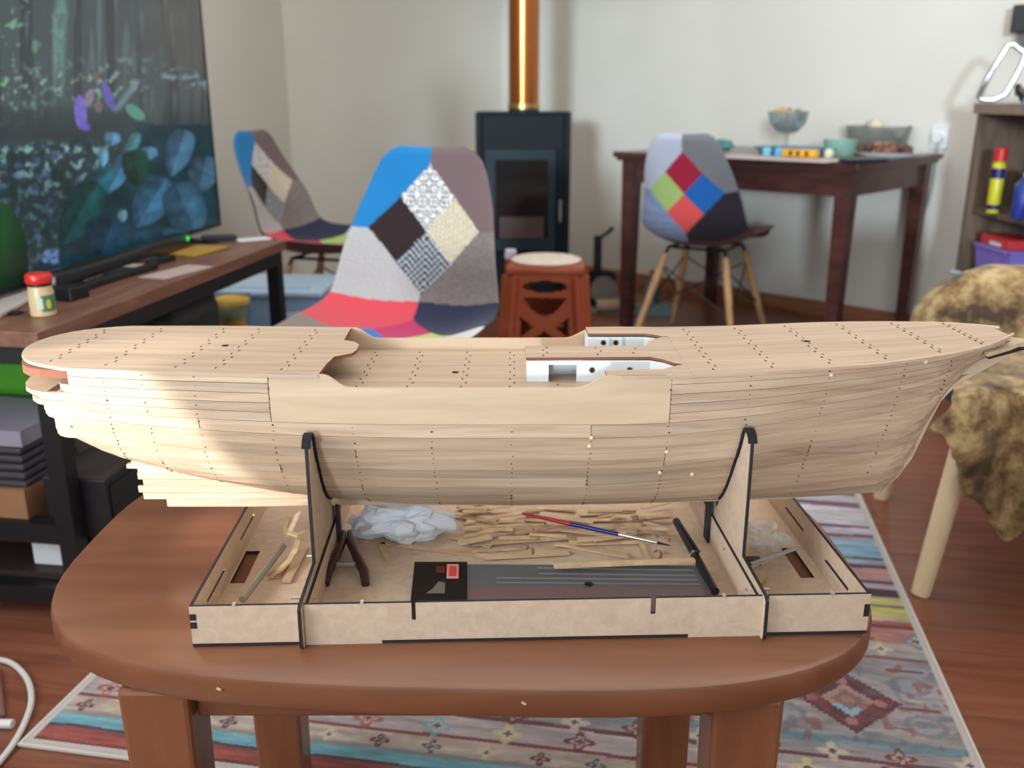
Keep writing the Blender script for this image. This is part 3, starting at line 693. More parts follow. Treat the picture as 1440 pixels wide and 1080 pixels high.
strip((779, 796), (977, 788), .0075, FZ+.020, .003, label='thick pale square wooden strip lying on top of the clear packet', group=G)
strip((676, 749), (742, 739), .006, FZ+.006, label='wooden offcut tilted up to the right in the middle of the pile', group=G)
strip((655, 742), (765, 738), .006, FZ+.004, label='flat offcut behind the tilted one', group=G)
strip((640, 722), (700, 736), .007, FZ+.004, label='offcut at the back of the pile beside the crumpled paper', group=G)
strip((786, 745), (850, 752), .005, FZ+.007, label='pale offcut just below the blue brush handle', group=G)
strip((860, 728), (945, 720), .006, FZ+.005, label='offcut at the back right of the pile', group=G)
strip((535, 764), (548, 788), .01, FZ, label='loose brown slip of wood below the longest offcut', group=G)
strip((905, 735), (935, 742), .006, FZ+.004, label='short dark offcut left of the black pen', group=G)
for k in range(52):
    px_, py_ = random.uniform(632, 925), random.uniform(712, 764); a = random.uniform(-.5, .5); L = random.uniform(22, 62)
    strip((px_, py_), (px_+L*math.cos(a), py_+L*.35*math.sin(a)), random.uniform(.004, .010), FZ+random.uniform(.000, .010), random.uniform(.001, .002), dz=(0, random.uniform(0, .003)),
          label='small wooden scrap in the heap of offcuts in the middle of the stand', group='small scraps of wood heaped in the stand')
def curl(px_, py_, r, turns, seed, label, group='curled wood shavings by the pen'):
    rn = random.Random(seed); bm = nb(); n = 16; c = on(px_, py_, FZ+r); vs_ = []
    ax = rn.uniform(0, PI)
    for i in range(n+1):
        a = turns*2*PI*i/n; rr = r*(1-.25*i/n)
        for w in (-.0022, .0022): vs_.append(bm.verts.new((w+.0006*i/n*3, rr*math.cos(a), rr*math.sin(a))))
    for i in range(n): bm.faces.new((vs_[2*i], vs_[2*i+1], vs_[2*i+3], vs_[2*i+2]))
    g = bmesh.ops.solidify(bm, geom=bm.faces[:], thickness=.0004)
    tag(obj('wood_shaving', bm, M_stripwood, loc=c, rot=(0, rn.uniform(-.4, .4), ax), smooth=True), label, 'shaving', group)
for i, (a, b) in enumerate(((935, 777), (925, 780), (942, 752), (938, 760), (920, 755), (905, 733), (895, 730), (738, 770), (745, 776), (755, 748))):
    curl(a, b, random.uniform(.003, .006), random.uniform(.5, .9), i, 'curled pale wood shaving among the offcuts in the stand')
# crumpled paper
bm = nb(); rough_blob(bm, 1, (.056, .028, .024), .45, 1.5, 4, 3)
for v in bm.verts:
    n_ = noise.cell(v.co*90); v.co += v.normal*0 + Vector((noise.noise(v.co*60), noise.noise(v.co*60+Vector((9, 0, 0))), noise.noise(v.co*60+Vector((0, 9, 0)))))*.006
    v.co.z = max(v.co.z, -.020)
p = on(560, 735, FZ+.018)
tag(obj('crumpled_paper', bm, mat('thin_white_paper', (226, 230, 238), .7), loc=(p.x, p.y, FZ+.0205)), 'crumpled white tissue paper in the back of the stand', 'paper')
# clear packet with black header
pk = thing('plastic_packet', 'flat clear plastic packet with black card header, along the front of the stand', 'packet', on(790, 812, FZ+.006))
a0, a1 = on(583, 790, FZ+.016), on(657, 790, FZ+.016); b0 = on(574, 876, FZ+.006); e1 = on(985, 792, FZ+.014); e0 = on(1020, 872, FZ+.006); b1 = on(657, 875, FZ+.006)
def quad(bm, pts, t=.0006):
    A = [bm.verts.new(p_) for p_ in pts]; Bq = [bm.verts.new(Vector(p_)-Vector((0, 0, t))) for p_ in pts]
    bm.faces.new(A); bm.faces.new(Bq[::-1])
    for i in range(len(A)): bm.faces.new((A[i], Bq[i], Bq[(i+1) % len(A)], A[(i+1) % len(A)]))
    return bm
yf = SO.y+y0+.009
obj('header_card', quad(nb(), [b0, b1, a1, a0], .0012), mat('black_card', (14, 13, 15), .35), pk, world=True)
def mixq(s, t, dz=0.0005):       # s along the header/film, t from near to far
    p_ = b0.lerp(b1, s).lerp(a0.lerp(a1, s), t); return p_+Vector((0, 0, dz))
obj('price_sticker', quad(nb(), [mixq(.62, .70), mixq(.84, .70), mixq(.84, .95), mixq(.62, .95)], .0003), mat('sticker_edge', (214, 150, 140), .5), pk, world=True)
obj('sticker_print', quad(nb(), [mixq(.66, .735, .0008), mixq(.80, .735, .0008), mixq(.80, .915, .0008), mixq(.66, .915, .0008)], .0003), mat('sticker_red', (206, 66, 60), .5), pk, world=True)
obj('printed_shape', quad(nb(), [mixq(.26, .45), mixq(.60, .45), mixq(.60, .62), mixq(.48, .65), mixq(.38, .53)], .0003), mat('taupe_print', (110, 100, 90), .5), pk, world=True)
obj('printed_shape', quad(nb(), [mixq(.42, .80), mixq(.58, .79), mixq(.58, .92), mixq(.42, .92)], .0003), mat('dark_red_print', (96, 30, 26), .5), pk, world=True)
def mixf(s, t, dz=0): return b1.lerp(e0, s).lerp(a1.lerp(e1, s), t)+Vector((0, 0, dz))
obj('card_insert', quad(nb(), [mixf(0, 0, -.003), mixf(1, 0, -.003), mixf(1, .55, -.003), mixf(0, .60, -.003)], .001), mat('maroon_card', (92, 36, 30), .6), pk, world=True)
obj('card_insert', quad(nb(), [mixf(0, .60, -.003), mixf(1, .55, -.003), mixf(1, 1, -.003), mixf(0, 1, -.003)], .001), mat('grey_card', (52, 50, 50), .6), pk, world=True)
obj('clear_film', quad(nb(), [mixf(0, 0), mixf(1, 0), mixf(1, 1), mixf(0, 1)], .0004), glassy('packet_film', (190, 190, 190), .10, .12), pk, world=True)
for t in (.66, .74, .82, .92):
    bm = nb(); tube(bm, [mixf(.12 if t < .8 else .3, t, -.0018), mixf(.96, t-.03, -.0018)], .0009, 8); obj('rod', bm, mat('grey_rod', (120, 118, 116), .35, .5), pk, world=True)
bm = nb(); pp = mixf(.50, .60, .0004); lathe(bm, [(.0045, 0), (.0045, .0008)], 18, Matrix.Translation(pp)); obj('hang_hole', bm, M_black_pl, pk, world=True)
# paint brush
def rodthing(name, label, cat, p, q, z, parts):
    a, b = on(*p, z), on(*q, z); root = thing(name, label, cat, a); d = b-a
    for nm, t0, t1, r0, r1, m in parts:
        bm = nb(); tube(bm, [a.lerp(b, t) for t in (t0, (t0+t1)/2, t1)], [r0, (r0+r1)/2, r1], 12); obj(nm, bm, m, root, smooth=True, world=True)
    return root
rodthing('paint_brush', 'thin paint brush with red and blue handle lying across the offcuts', 'brush', (735, 722), (942, 767), FZ+.016,
         (('handle_end', 0, .34, .0018, .003, mat('red_lacquer', (170, 22, 36), .25)), ('handle', .34, .67, .003, .0026, mat('blue_lacquer', (26, 20, 120), .25)), ('ferrule', .67, .92, .0024, .0018, M_chrome), ('bristles', .92, 1, .0018, .0006, mat('dark_bristle', (20, 20, 34), .8))))
pen = rodthing('marker_pen', 'black ballpoint pen leaning against the right cradle', 'pen', (951, 733), (1006, 832), FZ+.016,
         (('cap', 0, .5, .0048, .0052, mat('glossy_black', (16, 20, 26), .2)), ('ring', .5, .53, .0054, .0054, M_chrome), ('barrel', .53, 1, .0052, .0046, mat('glossy_black', (16, 20, 26), .2))))
a, b = on(955, 733, FZ+.023), on(983, 776, FZ+.023); bm = nb(); tube(bm, [a, b], .0014, 8); obj('clip', bm, M_black_pl, pen, world=True)
# spring clamp
cl = thing('spring_clamp', 'dark brown spring clamp standing open beside the left cradle', 'clamp', on(487, 815, FZ))
M_clamp = mat('dark_brown_plastic', (66, 34, 32), .35)
for s, xx in ((-1, 458), (1, 514)):
    p0 = on(xx, 822, FZ+.003); p1 = on(487+s*18, 790, FZ+.012); p2 = on(487+s*5, 762, FZ+.016); p3 = on(487+s*4, 748, FZ+.018)
    bm = nb(); tube(bm, [p0, p0.lerp(p1, .5)+Vector((s*.002, 0, .002)), p1, p2, p3], [.0045, .0055, .0055, .0045, .003], 10); obj('jaw', bm, M_clamp, cl, smooth=True, world=True)
bm = nb(); a, b = on(474, 794, FZ+.01), on(500, 794, FZ+.01); tube(bm, [a, b], .0035, 10); obj('pivot', bm, mat('dull_steel', (150, 150, 140), .4, .6), cl, world=True)
# left compartment
rodthing('steel_rod', 'grey metal tube lying in the left compartment of the stand', 'rod', (341, 843), (398, 768), FZ+.014, (('tube', 0, 1, .0042, .0042, mat('dull_aluminium', (150, 146, 132), .4, .3)),))
def bent(name, pts, w, t, label, zz=FZ+.003, m=M_stripwood):
    P = [on(x, y, z_) for x, y, z_ in pts]; bm = nb(); R = []
    for i, p_ in enumerate(P):
        d = (P[min(i+1, len(P)-1)]-P[max(i-1, 0)]); d.z = 0; d.normalize(); n_ = Vector((-d.y, d.x, 0))
        R.append([bm.verts.new(p_+n_*sx*w/2+Vector((0, 0, sz*t/2))) for sx, sz in ((-1, -1), (1, -1), (1, 1), (-1, 1))])
    for A, Bq in zip(R, R[1:]):
        for k in range(4): bm.faces.new((A[k], A[(k+1) % 4], Bq[(k+1) % 4], Bq[k]))
    bm.faces.new(R[0][::-1]); bm.faces.new(R[-1]); bmesh.ops.recalc_face_normals(bm, faces=bm.faces)
    root = P[0].copy(); bmesh.ops.translate(bm, verts=bm.verts, vec=-root)
    return tag(obj(name, bm, m, loc=root), label, 'offcut', 'curved wooden pieces in the left compartment')
bent('curved_offcut', [(374, 812, FZ+.004), (392, 802, FZ+.008), (406, 790, FZ+.012), (415, 775, FZ+.014), (420, 758, FZ+.014)], .0065, .003, 'long curved pale wooden piece beside the metal tube')
bent('curved_offcut', [(403, 752, FZ+.016), (401, 742, FZ+.018), (406, 728, FZ+.02)], .005, .003, 'upright short wooden hook piece at the back of the left compartment')
bent('curved_offcut', [(407, 749, FZ+.02), (418, 753, FZ+.02), (428, 748, FZ+.02)], .006, .003, 'yellowish bent strip by the left cradle')
strip((403, 818), (428, 770), .010, FZ+.001, .003, label='flat orange-brown wooden offcut leaning on the left cradle', group='flat offcuts in the left compartment', m=M_ply2)
strip((388, 812), (424, 768), .007, FZ+.0002, .002, label='flat pinkish offcut under the others in the left compartment', group='flat offcuts in the left compartment')
# right compartment
bm = nb(); rough_blob(bm, 1, (.024, .026, .014), .8, 1.6, 3, 8)
p = on(1078, 758, FZ+.016)
tag(obj('crumpled_film', bm, glassy('crumpled_clear_film', (215, 215, 210), .35, .1), loc=(p.x, p.y, FZ+.019)), 'crumpled clear plastic film in the right compartment of the stand', 'plastic film')
strip((1050, 800), (1122, 768), .005, FZ+.012, .001, label='clear plastic strip lying in front of the crumpled film', group='clear strips in the right compartment', m=glassy('clear_strip', (205, 200, 190), .6), name='plastic_strip', cat='plastic strip')
strip((1056, 792), (1120, 772), .004, FZ+.016, .001, label='upper clear plastic strip behind the first', group='clear strips in the right compartment', m=glassy('clear_strip', (205, 200, 190), .6), name='plastic_strip', cat='plastic strip')
p = on(1060, 786, FZ+.006)
cp = thing('small_clip', 'small black plastic clip beside the right cradle', 'clip', (p.x, p.y, FZ)); obj('body', B(-.008, .008, -.006, .006, 0, .007, bev=.001), M_black_pl, cp); obj('insert', B(-.004, .004, -.0064, -.005, .003, .005), M_white, cp)
bm = nb(); tube(bm, [on(1060, 812, FZ+.002), on(1072, 822, FZ+.002), on(1080, 812, FZ+.002), on(1070, 830, FZ+.002), on(1062, 826, FZ+.002)], .0009, 6)
tag(obj('twist_tie', bm, mat('yellow_plastic', (214, 160, 40), .5)), 'thin yellow twist tie in the right compartment', 'twist tie')
# ------------------------------------------------------------------ patchwork shell chairs
PR = [(.262, .405), (.258, .428), (.225, .440), (.14, .434), (.05, .424), (-.05, .420), (-.12, .428), (-.17, .450), (-.20, .485), (-.218, .53), (-.236, .60), (-.256, .68), (-.276, .76), (-.292, .82), (-.300, .85)]
PR = PR[::-1]                                        # from the top of the back to the lip of the seat
_g = [0]
for a, b in zip(PR, PR[1:]): _g.append(_g[-1]+math.hypot(a[0]-b[0], a[1]-b[1]))
SL = _g[-1]
WD = [(0, .085), (.012, .112), (.035, .134), (.07, .150), (.15, .175), (.25, .196), (.34, .212), (.42, .222), (.52, .232), (.65, .232), (SL-.08, .222), (SL-.03, .200), (SL-.01, .17), (SL, .15)]
def prof_at(s):
    s = max(0, min(SL, s))
    for i in range(len(PR)-1):
        if s <= _g[i+1]+1e-9:
            f = (s-_g[i])/(_g[i+1]-_g[i]); return Vector((0, lerp(PR[i][0], PR[i+1][0], f), lerp(PR[i][1], PR[i+1][1], f)))
def prof_s(s): return (prof_at(s-.03)+prof_at(s-.015)+prof_at(s)*2+prof_at(s+.015)+prof_at(s+.03))/6 if .03 < s < SL-.03 else prof_at(s)
def shell_pt(u, s, side):
    p = prof_s(s); t = (prof_s(min(SL, s+.01))-prof_s(max(0, s-.01))).normalized(); n = Vector((0, -t.z, t.y))   # towards the sitter
    if n.y < 0 and n.z < 0: n = -n
    w = tab(WD, s); curl = .050*sstep(.05, .3, s)*(1-.55*sstep(.55, .85, s))*abs(u)**2.4+.012*abs(u)**2
    edge = math.sqrt(max(0, 1-abs(u)**5))*min(1, math.sqrt(max(0, min(s, SL-s))/.02))
    return p+Vector((w*u, 0, 0))+n*(curl+side*.013*edge)
def houndstooth(x, y, s, a, b):
    i = (math.floor(x/s)+math.floor(y/s)) % 2; j = math.floor((x+y)/(s*.5)) % 2
    return a if i == 0 else (b if j else tuple((p*.4+q*.6) for p, q in zip(a, b)))
def chair_col(x, s, front, sv):
    # x: to the right of somebody looking at that side; s: distance below the top edge
    tw = 1+.10*noise.noise(Vector((x*260, s*260, 3)))
    if front:
        xx, cy, hh, hw = x, .205, .160, .145
        if s < .385+.02*abs(x)/.2:
            a, b = xx/hw, (s-cy)/hh
            if abs(a)+abs(b) < 1:
                if abs(a) < abs(b)*1.0 and False: pass
                p, q = a+b, a-b              # quadrants: p<0,q>0 top ; p<0,q<0 left ; p>0,q>0 right ; p>0,q<0 bottom
                if p < 0 and q > 0:
                    mx_, my_ = ((x+.0) % .030)/.030, (s % .030)/.030; lx = abs(mx_-.5), abs(my_-.5)
                    r = math.hypot(mx_-.5, my_-.5)
                    on_ = max(lx) > .42 or .2 < r < .33 or (r < .08) or abs(lx[0]-lx[1]) < .06
                    return (226, 226, 226) if on_ else (52, 52, 66)
                if p < 0: return tuple(c*tw for c in (40, 24, 28))
                if q > 0: return (214, 204, 180) if (math.floor(x/.006)+math.floor(s/.006)) % 2 else (176, 164, 140)
                return houndstooth(x, s, .0085, (36, 46, 62), (196, 202, 206))
            if x < 0: return (18, 116, 178) if s < cy+.0 else tuple(c*tw for c in (172, 170, 170))
            return (108, 90, 92) if s < cy-.0 else tuple(c*(tw*.3+.7)*(1+.16*noise.noise(Vector((x*90, s*400, 1)))) for c in (118, 110, 108))
        a, b = xx/.15, (s-.60)/.15
        if abs(a)+abs(b) < 1:
            p, q = a+b, a-b
            if p < 0 and q > 0: return (184, 40, 96)
            if p < 0: return (50, 110, 190)
            if q > 0: return (178, 206, 120)
            return (206, 60, 74)
        if s < .60: return (208, 72, 84) if x < 0 else (36, 42, 70)
        return tuple(c*tw for c in ((130, 118, 112) if x < 0 else (206, 208, 214)))
    cy, hh, hw = .222, .160, .150
    if s < .43:
        a, b = x/hw, (s-cy)/hh
        if abs(a)+abs(b) < 1:
            p, q = a+b, a-b
            if p < 0 and q > 0: return (150, 22, 54)
            if p < 0: return (160, 186, 110)
            if q > 0: return (20, 92, 168)
            return (218, 82, 80)
        if s < cy: return tuple(c*tw for c in ((176, 182, 200) if x < 0 else (112, 112, 118)))
        if x < 0: return (100, 118, 158) if (math.floor((x)/.006)+math.floor(s/.010)) % 2 else (150, 164, 196)
        return (34, 28, 40)
    return tuple(c*tw for c in ((96, 44, 40) if x > -.05 else (60, 40, 50)))
def make_chair(label):
    t = thing('patchwork_chair', label, 'chair', group=None)
    for nm, side in (('front_upholstery', 1), ('back_upholstery', -1)):
        nu, nv = 104, 216; V = []; cols = []
        for j in range(nv+1):
            s = SL*j/nv
            for i in range(nu+1):
                u = -1+2*i/nu; p = shell_pt(u, s, side); V.append(tuple(p))
                cols.append(chair_col(-p.x if side == 1 else p.x, s, side == 1, 0))
        F = [(j*(nu+1)+i, j*(nu+1)+i+1, (j+1)*(nu+1)+i+1, (j+1)*(nu+1)+i) for j in range(nv) for i in range(nu)]
        if side == 1: F = [f[::-1] for f in F]
        me = bpy.data.meshes.new(nm); me.from_pydata(V, [], F); me.polygons.foreach_set('use_smooth', [True]*len(F))
        paint_mesh(me, np.clip(np.array(cols)/255, 0, 1)**2.2); me.materials.append(painted('patchwork_fabric', .9, sheen=.12, bumpscale=500))
        o = bpy.data.objects.new(nm, me); C.objects.link(o); o.parent = t
    for sx in (-1, 1):
        for sy in (-1, 1):
            bm = nb(); top = Vector((sx*.125, .02+sy*.115, .375)); bot = Vector((sx*.215, .02+sy*.225, 0))
            tube(bm, [top, top.lerp(bot, .25), bot], [.0135, .016, .0105], 12); obj('leg', bm, M_leg, t, smooth=True)
    for sx in (-1, 1):
        for sy in (-1, 1):
            bm = nb(); tube(bm, [(sx*.10, .02+sy*.09, .405), (sx*.118, .02+sy*.106, .40), (sx*.128, .02+sy*.118, .37), (sx*.140, .02+sy*.132, .32)], .007, 8); obj('leg_socket', bm, M_black, t, smooth=True)
    def lp(sx, sy, z): f = (0.375-z)/.375; return Vector((lerp(sx*.125, sx*.215, f), .02+lerp(sy*.115, sy*.225, f), z))
    for (a, b) in (((-1, -1), (1, -1)), ((-1, 1), (1, 1)), ((-1, -1), (-1, 1)), ((1, -1), (1, 1))):
        for za, zb in ((.33, .15), (.15, .33)):
            bm = nb(); tube(bm, [lp(*a, za), lp(*b, zb)], .0032, 6); obj('brace_wire', bm, M_black, t)
    bm = nb(); tube(bm, [(-.11, .125, .40), (.11, .125, .40), (.11, -.085, .40), (-.11, -.085, .40)], .006, 6, closed=True); obj('seat_bracket', bm, M_black, t)
    return t
def face(d): return math.atan2(d[1], d[0])-PI/2
ch0 = make_chair('patchwork shell chair facing the camera directly behind the ship, left of the terracotta stool')
d = (-.30, -.954); ch0.location = (-.192+.30*d[0], 2.34+.30*d[1], .0085); ch0.rotation_euler.z = face(d); ch0['group'] = 'patchwork shell chairs'
d = (.52, .855); dup(ch0, (.625+.30*d[0], 3.50+.30*d[1], 0), face(d), 'patchwork shell chair at the dining table with red, green and blue diamonds on its back', 'patchwork shell chairs')
d = (.96, -.28); dup(ch0, (-.985+.30*d[0], 3.58+.30*d[1], .0085), face(d), 'patchwork shell chair at the left behind the television console, turned to the right', 'patchwork shell chairs')

# ------------------------------------------------------------------ television console
KD = Vector((.153, .988, 0)); KZ = math.atan2(-.153, .988)       # local +y runs along the console, +x towards the room
tv_c = thing('tv_console', 'walnut topped black metal television console along the left wall', 'console', (-.82, 1.55, 0), KZ)
KT, KW, KL = .585, .44, 1.12
obj('top_board', B(-KW, 0, 0, KL, KT-.028, KT, bev=.0015), M_console, tv_c)
for lx, ly in ((-.04, .025), (-KW+.005, .025), (-.04, KL-.06), (-KW+.005, KL-.06)):
    obj('leg', B(lx, lx+.035, ly, ly+.035, 0.0, KT-.0285), M_black, tv_c)
for z in (KT-.0635, .17, .035):
    obj('rail', B(-.04, -.005, .0605, KL-.0605, z, z+.035), M_black, tv_c); obj('rail', B(-KW+.0405, -.0405, .025, .06, z, z+.035), M_black, tv_c)
    obj('rail', B(-KW+.0405, -.0405, KL-.06, KL-.025, z, z+.035), M_black, tv_c); obj('rail', B(-KW+.005, -KW+.04, .0605, KL-.0605, z, z+.035), M_black, tv_c)
obj('shelf', B(-KW+.041, -.041, .0605, KL-.0605, .145, .16), mat('dark_shelf', (52, 34, 32), .6), tv_c); obj('shelf', B(-KW+.041, -.041, .0605, KL-.0605, .07, .082), mat('dark_shelf', (52, 34, 32), .6), tv_c)
def kw(x, y, z=0):                                    # console-local to world
    c, s = math.cos(KZ), math.sin(KZ); return Vector((-.82+x*c-y*s, 1.55+x*s+y*c, z))
# television
A = Vector((-.889, 2.84, 0)); Bv = Vector((-1.0, 1.775, 0)); dv = (A-Bv).normalized(); tvz = math.atan2(dv.y, dv.x)
Wt = 1.26; org = A-dv*Wt
tv = thing('television', 'large flat television showing a leafy forest film, standing on the console', 'television', (org.x, org.y, KT+.002), tvz)
z0, z1 = .016, .735
obj('housing', B(0, Wt, .004, .03, z0, z1, bev=.003), M_black_pl, tv)
for b in ((0, Wt, z0, z0+.012), (0, Wt, z1-.008, z1), (0, .008, z0+.012, z1-.008), (Wt-.008, Wt, z0+.012, z1-.008)):
    obj('bezel', B(b[0], b[1], -.002, .004, b[2], b[3]), mat('bezel_black', (24, 26, 28), .35), tv)
def tv_paint(x, y):
    """film frame, in the coordinates of the picture on the screen"""
    N = noise.noise
    def f(a, b, s, k=0): return N(Vector((a/s, b/s, k)))*.62+N(Vector((a/s*2.1, b/s*2.1, k+3)))*.38
    ss = sstep
    c = np.array((44, 56, 60.))+np.array((22, 26, 28))*f(x, y, 40)
    def mixin(c, col, k): return np.array(c, float)*(1-k)+np.array(col, float)*k
    if y < 205:
        up = 1-ss(150, 205, y)
        c = mixin(c, (66, 78, 82), .7*up); c = mixin(c, (34, 42, 46), .75*ss(.05, .3, f(x, y*.05, 24, 4))*up); c = mixin(c, (104, 120, 124), .5*ss(.10, .4, f(x, y*.10, 12, 14))*up)
        c = mixin(c, (112, 176, 160), .75*ss(14, 4, abs(x+y*.04-86))*ss(150, 60, y)*(.6+.6*f(x, y, 10, 2)))
        c = mixin(c, (130, 190, 150), .7*ss(.12, .42, f(x, y, 14, 7))*ss(100, 20, x)*up)
        c = mixin(c, (136, 172, 160), .8*ss(.05, .4, f(x, y, 13, 9))*ss(52, 8, abs(y-122-.12*(90-x)))*ss(250, 160, x))
        c = mixin(c, (116, 156, 172), .7*ss(-.05, .2, f(x, y*2, 14, 3))*ss(222, 232, x)*ss(16, 8, abs(y-(108+.2*(x-255)))))
    c = mixin(c, (30, 40, 44), .55*ss(140, 165, y)*ss(215, 190, y)*ss(210, 160, x))
    k0 = ss(196, 214, y+.05*x)*ss(190, 120, x-.0*(y-200))
    if k0 > 0:
        d = mixin((34, 50, 54), (120, 160, 160), .85*ss(.0, .34, f(x, y, 12, 5))*(.45+.8*ss(300, 205, y))); d = mixin(d, (74, 98, 150), .6*ss(.10, .40, f(x, y, 15, 8))); d = mixin(d, (12, 40, 34), .7*ss(.05, .35, f(x, y, 26, 12)))
        c = mixin(c, d, k0)
    if y > 175 and x > lerp(190, 82, sstep(190, 340, y)):
        c = np.array((14, 48, 56.))+np.array((8, 26, 34))*f(x, y, 30, 6)
    for (lx, ly, a, b, th, col) in ((158, 195, 12, 10, .2, (86, 140, 180)), (185, 205, 9, 22, .5, (70, 130, 140)), (208, 216, 14, 10, 0, (88, 130, 170)), (250, 215, 20, 36, .3, (72, 110, 142)), (165, 245, 14, 32, .5, (64, 118, 150)), (212, 285, 26, 42, .55, (58, 104, 138)), (262, 296, 30, 42, -.4, (52, 92, 116)), (133, 268, 15, 40, .6, (30, 104, 120)), (145, 222, 8, 13, 0, (90, 150, 180)), (112, 300, 26, 52, .5, (6, 66, 66)), (285, 245, 22, 28, .2, (64, 96, 118)), (192, 237, 20, 28, -.2, (16, 60, 44)), (150, 335, 34, 30, .3, (12, 58, 80)), (172, 304, 7, 9, 0, (120, 160, 190)), (230, 340, 60, 20, .1, (34, 80, 102))):
            dx, dy = x-lx, y-ly; u = dx*math.cos(th)+dy*math.sin(th); w = -dx*math.sin(th)+dy*math.cos(th); r = (abs(u/a)/(1.02-.55*(w/b)*abs(w/b)*.8-.25))**2*.6+(w/b)**2 if abs(w/b) < 1 else 2
            if r < 1: c = mixin(c, np.array(col, float)*(.82+.3*(u > 0)-.2*r+.4*f(x, y, 14, 1)), ss(1, .85, r)*.88)
    rr = ((x-190)*.8+(y-158)*.6)**2/18**2+(-(x-190)*.6+(y-158)*.8)**2/9**2
    if rr < 1: c = mixin(c, (84, 156, 128), ss(1, .6, rr)*.85)
    c = mixin(c, (110, 140, 150), .7*ss(7, 2, abs((x-178)*.8+(y-135)*.6))*ss(28, 16, abs(y-135))*ss(30, 18, abs(x-178)))
    # dark green leaf, bottom left
    if (x+4)**2/44**2+(y-372)**2/88**2 < 1: c = np.array((8, 66, 26.))*(1.0-.6*max(0, (x-5)/50))*(1.1-.5*max(0, (y-330)/80))
    # two small figures in violet clothes
    for (lx, ly, a, b, th, col) in ((113, 158, 10, 27, -.08, (112, 100, 200)), (152, 135, 7, 24, -.35, (96, 84, 176)), (120, 178, 8, 6, .4, (98, 88, 190)), (112, 124, 4, 6, 0, (60, 44, 50)), (135, 107, 5, 7, 0, (120, 84, 76)), (125, 138, 7, 14, .3, (130, 120, 140)), (138, 150, 6, 10, 0, (108, 96, 92))):
        dx, dy = x-lx, y-ly; u = dx*math.cos(th)+dy*math.sin(th); w = -dx*math.sin(th)+dy*math.cos(th)
        if (u/a)**2+(w/b)**2 < 1: c = mixin(c, np.array(col, float)*(1+.25*f(x, y, 7)), ss(1, .6, (u/a)**2+(w/b)**2)*.9)
    c = mixin(c, (108, 140, 210), .85*ss(16, 8, abs(x-70))*ss(13, 7, abs(y-361))*ss(-.3, .1, f(x, y, 9)))
    return c
nu, nv = 300, 200; sx0, sx1, sz0, sz1 = .008, Wt-.008, z0+.012, z1-.008; V = []; cols = []
cT, sT = math.cos(tvz), math.sin(tvz)
for j in range(nv+1):
    for i in range(nu+1):
        lx, lz = lerp(sx0, sx1, i/nu), lerp(sz0, sz1, j/nv); V.append((lx, -.0005, lz))
        # picture coordinates on the film frame (the frame runs on beyond what is seen from the sofa)
        s = Wt-lx; X, Y = to_px(org.x+lx*cT, org.y+lx*sT, KT+.002+lz); cols.append(tv_paint(X, Y) if X > -120 else (44, 60, 62))
me = bpy.data.meshes.new('screen'); me.from_pydata(V, [], [(j*(nu+1)+i, j*(nu+1)+i+1, (j+1)*(nu+1)+i+1, (j+1)*(nu+1)+i) for j in range(nv) for i in range(nu)])
paint_mesh(me, np.clip(np.array(cols, dtype=float)/255, 0, 1)**2.2); me.materials.append(painted('lit_screen', .3, emit=.92)); o = bpy.data.objects.new('screen', me); C.objects.link(o); o.parent = tv
for fx in (.12, Wt-.24):
    obj('foot', prism(nb(), [(-.10, 0), (.10, 0), (.03, .008), (.012, .0155), (-.006, .0155), (-.03, .008)], fx-.012, fx+.012, 'X', M=Matrix.Translation((0, .01, 0))), M_black_pl, tv)
# soundbar below the screen with its green light
sb = thing('soundbar', 'long black soundbar with a green light under the television', 'soundbar', (org.x, org.y, KT), tvz)
bm = nb(); box(bm, Wt-.98, Wt-.35, -.065, -.015, .001, .046, bev=.010); obj('bar', bm, M_black_pl, sb, smooth=True)
obj('status_light', lathe(nb(), [(.006, 0), (.006, .003)], 12, Matrix.Translation((Wt-.372, -.0645, .032))@Matrix.Rotation(PI/2, 4, 'X')), mat('green_led', (10, 200, 80), .4, emis=(10, 210, 80), estr=1.2), sb)
# things on the console
jar = thing('spice_jar', 'plastic spice jar with red lid and green label on the near end of the console', 'jar', on(62, 443, KT))
obj('jar_body', lathe(nb(), [(.020, 0), (.0225, .002), (.0225, .045), (.0205, .052), (.0205, .056)], 24), mat('beige_powder', (206, 178, 138), .3), jar, smooth=True)
bm = nb(); R0 = .0229
for i in range(9):
    a = -1.15+i*.17; b = a+.17; v_ = [bm.verts.new((R0*math.cos(q), R0*math.sin(q), z)) for q, z in ((a, .010), (b, .010), (b, .040), (a, .040))]; bm.faces.new(v_)
obj('label_band', bm, mat('green_label', (72, 122, 96), .5), jar)
bm = nb()
for i in range(3):
    a = -1.75+i*.15; b = a+.15; v_ = [bm.verts.new(((R0+.0002)*math.cos(q), (R0+.0002)*math.sin(q), z)) for q, z in ((a+.25, .016), (b+.25, .016), (b+.25, .036), (a+.25, .036))]; bm.faces.new(v_)
obj('label_print', bm, mat('pale_label', (196, 206, 180), .5), jar)
bm = nb(); v_ = [bm.verts.new(((R0+.0003)*math.cos(-.62+.2*math.cos(q)), (R0+.0003)*math.sin(-.62+.2*math.cos(q)), .024+.009*math.sin(q))) for q in [2*PI*k/12 for k in range(12)]]; bm.faces.new(v_)
obj('label_emblem', bm, mat('yellow_emblem', (210, 190, 70), .5), jar)
obj('neck', lathe(nb(), [(.0208, .0562), (.0208, .061)], 24), M_black_pl, jar)
obj('lid', lathe(nb(), [(.0225, .0612), (.0236, .064), (.0236, .074), (.021, .0785), (.014, .080), (.004, .0795)], 28), mat('red_lid', (200, 44, 36), .3), jar, smooth=True)
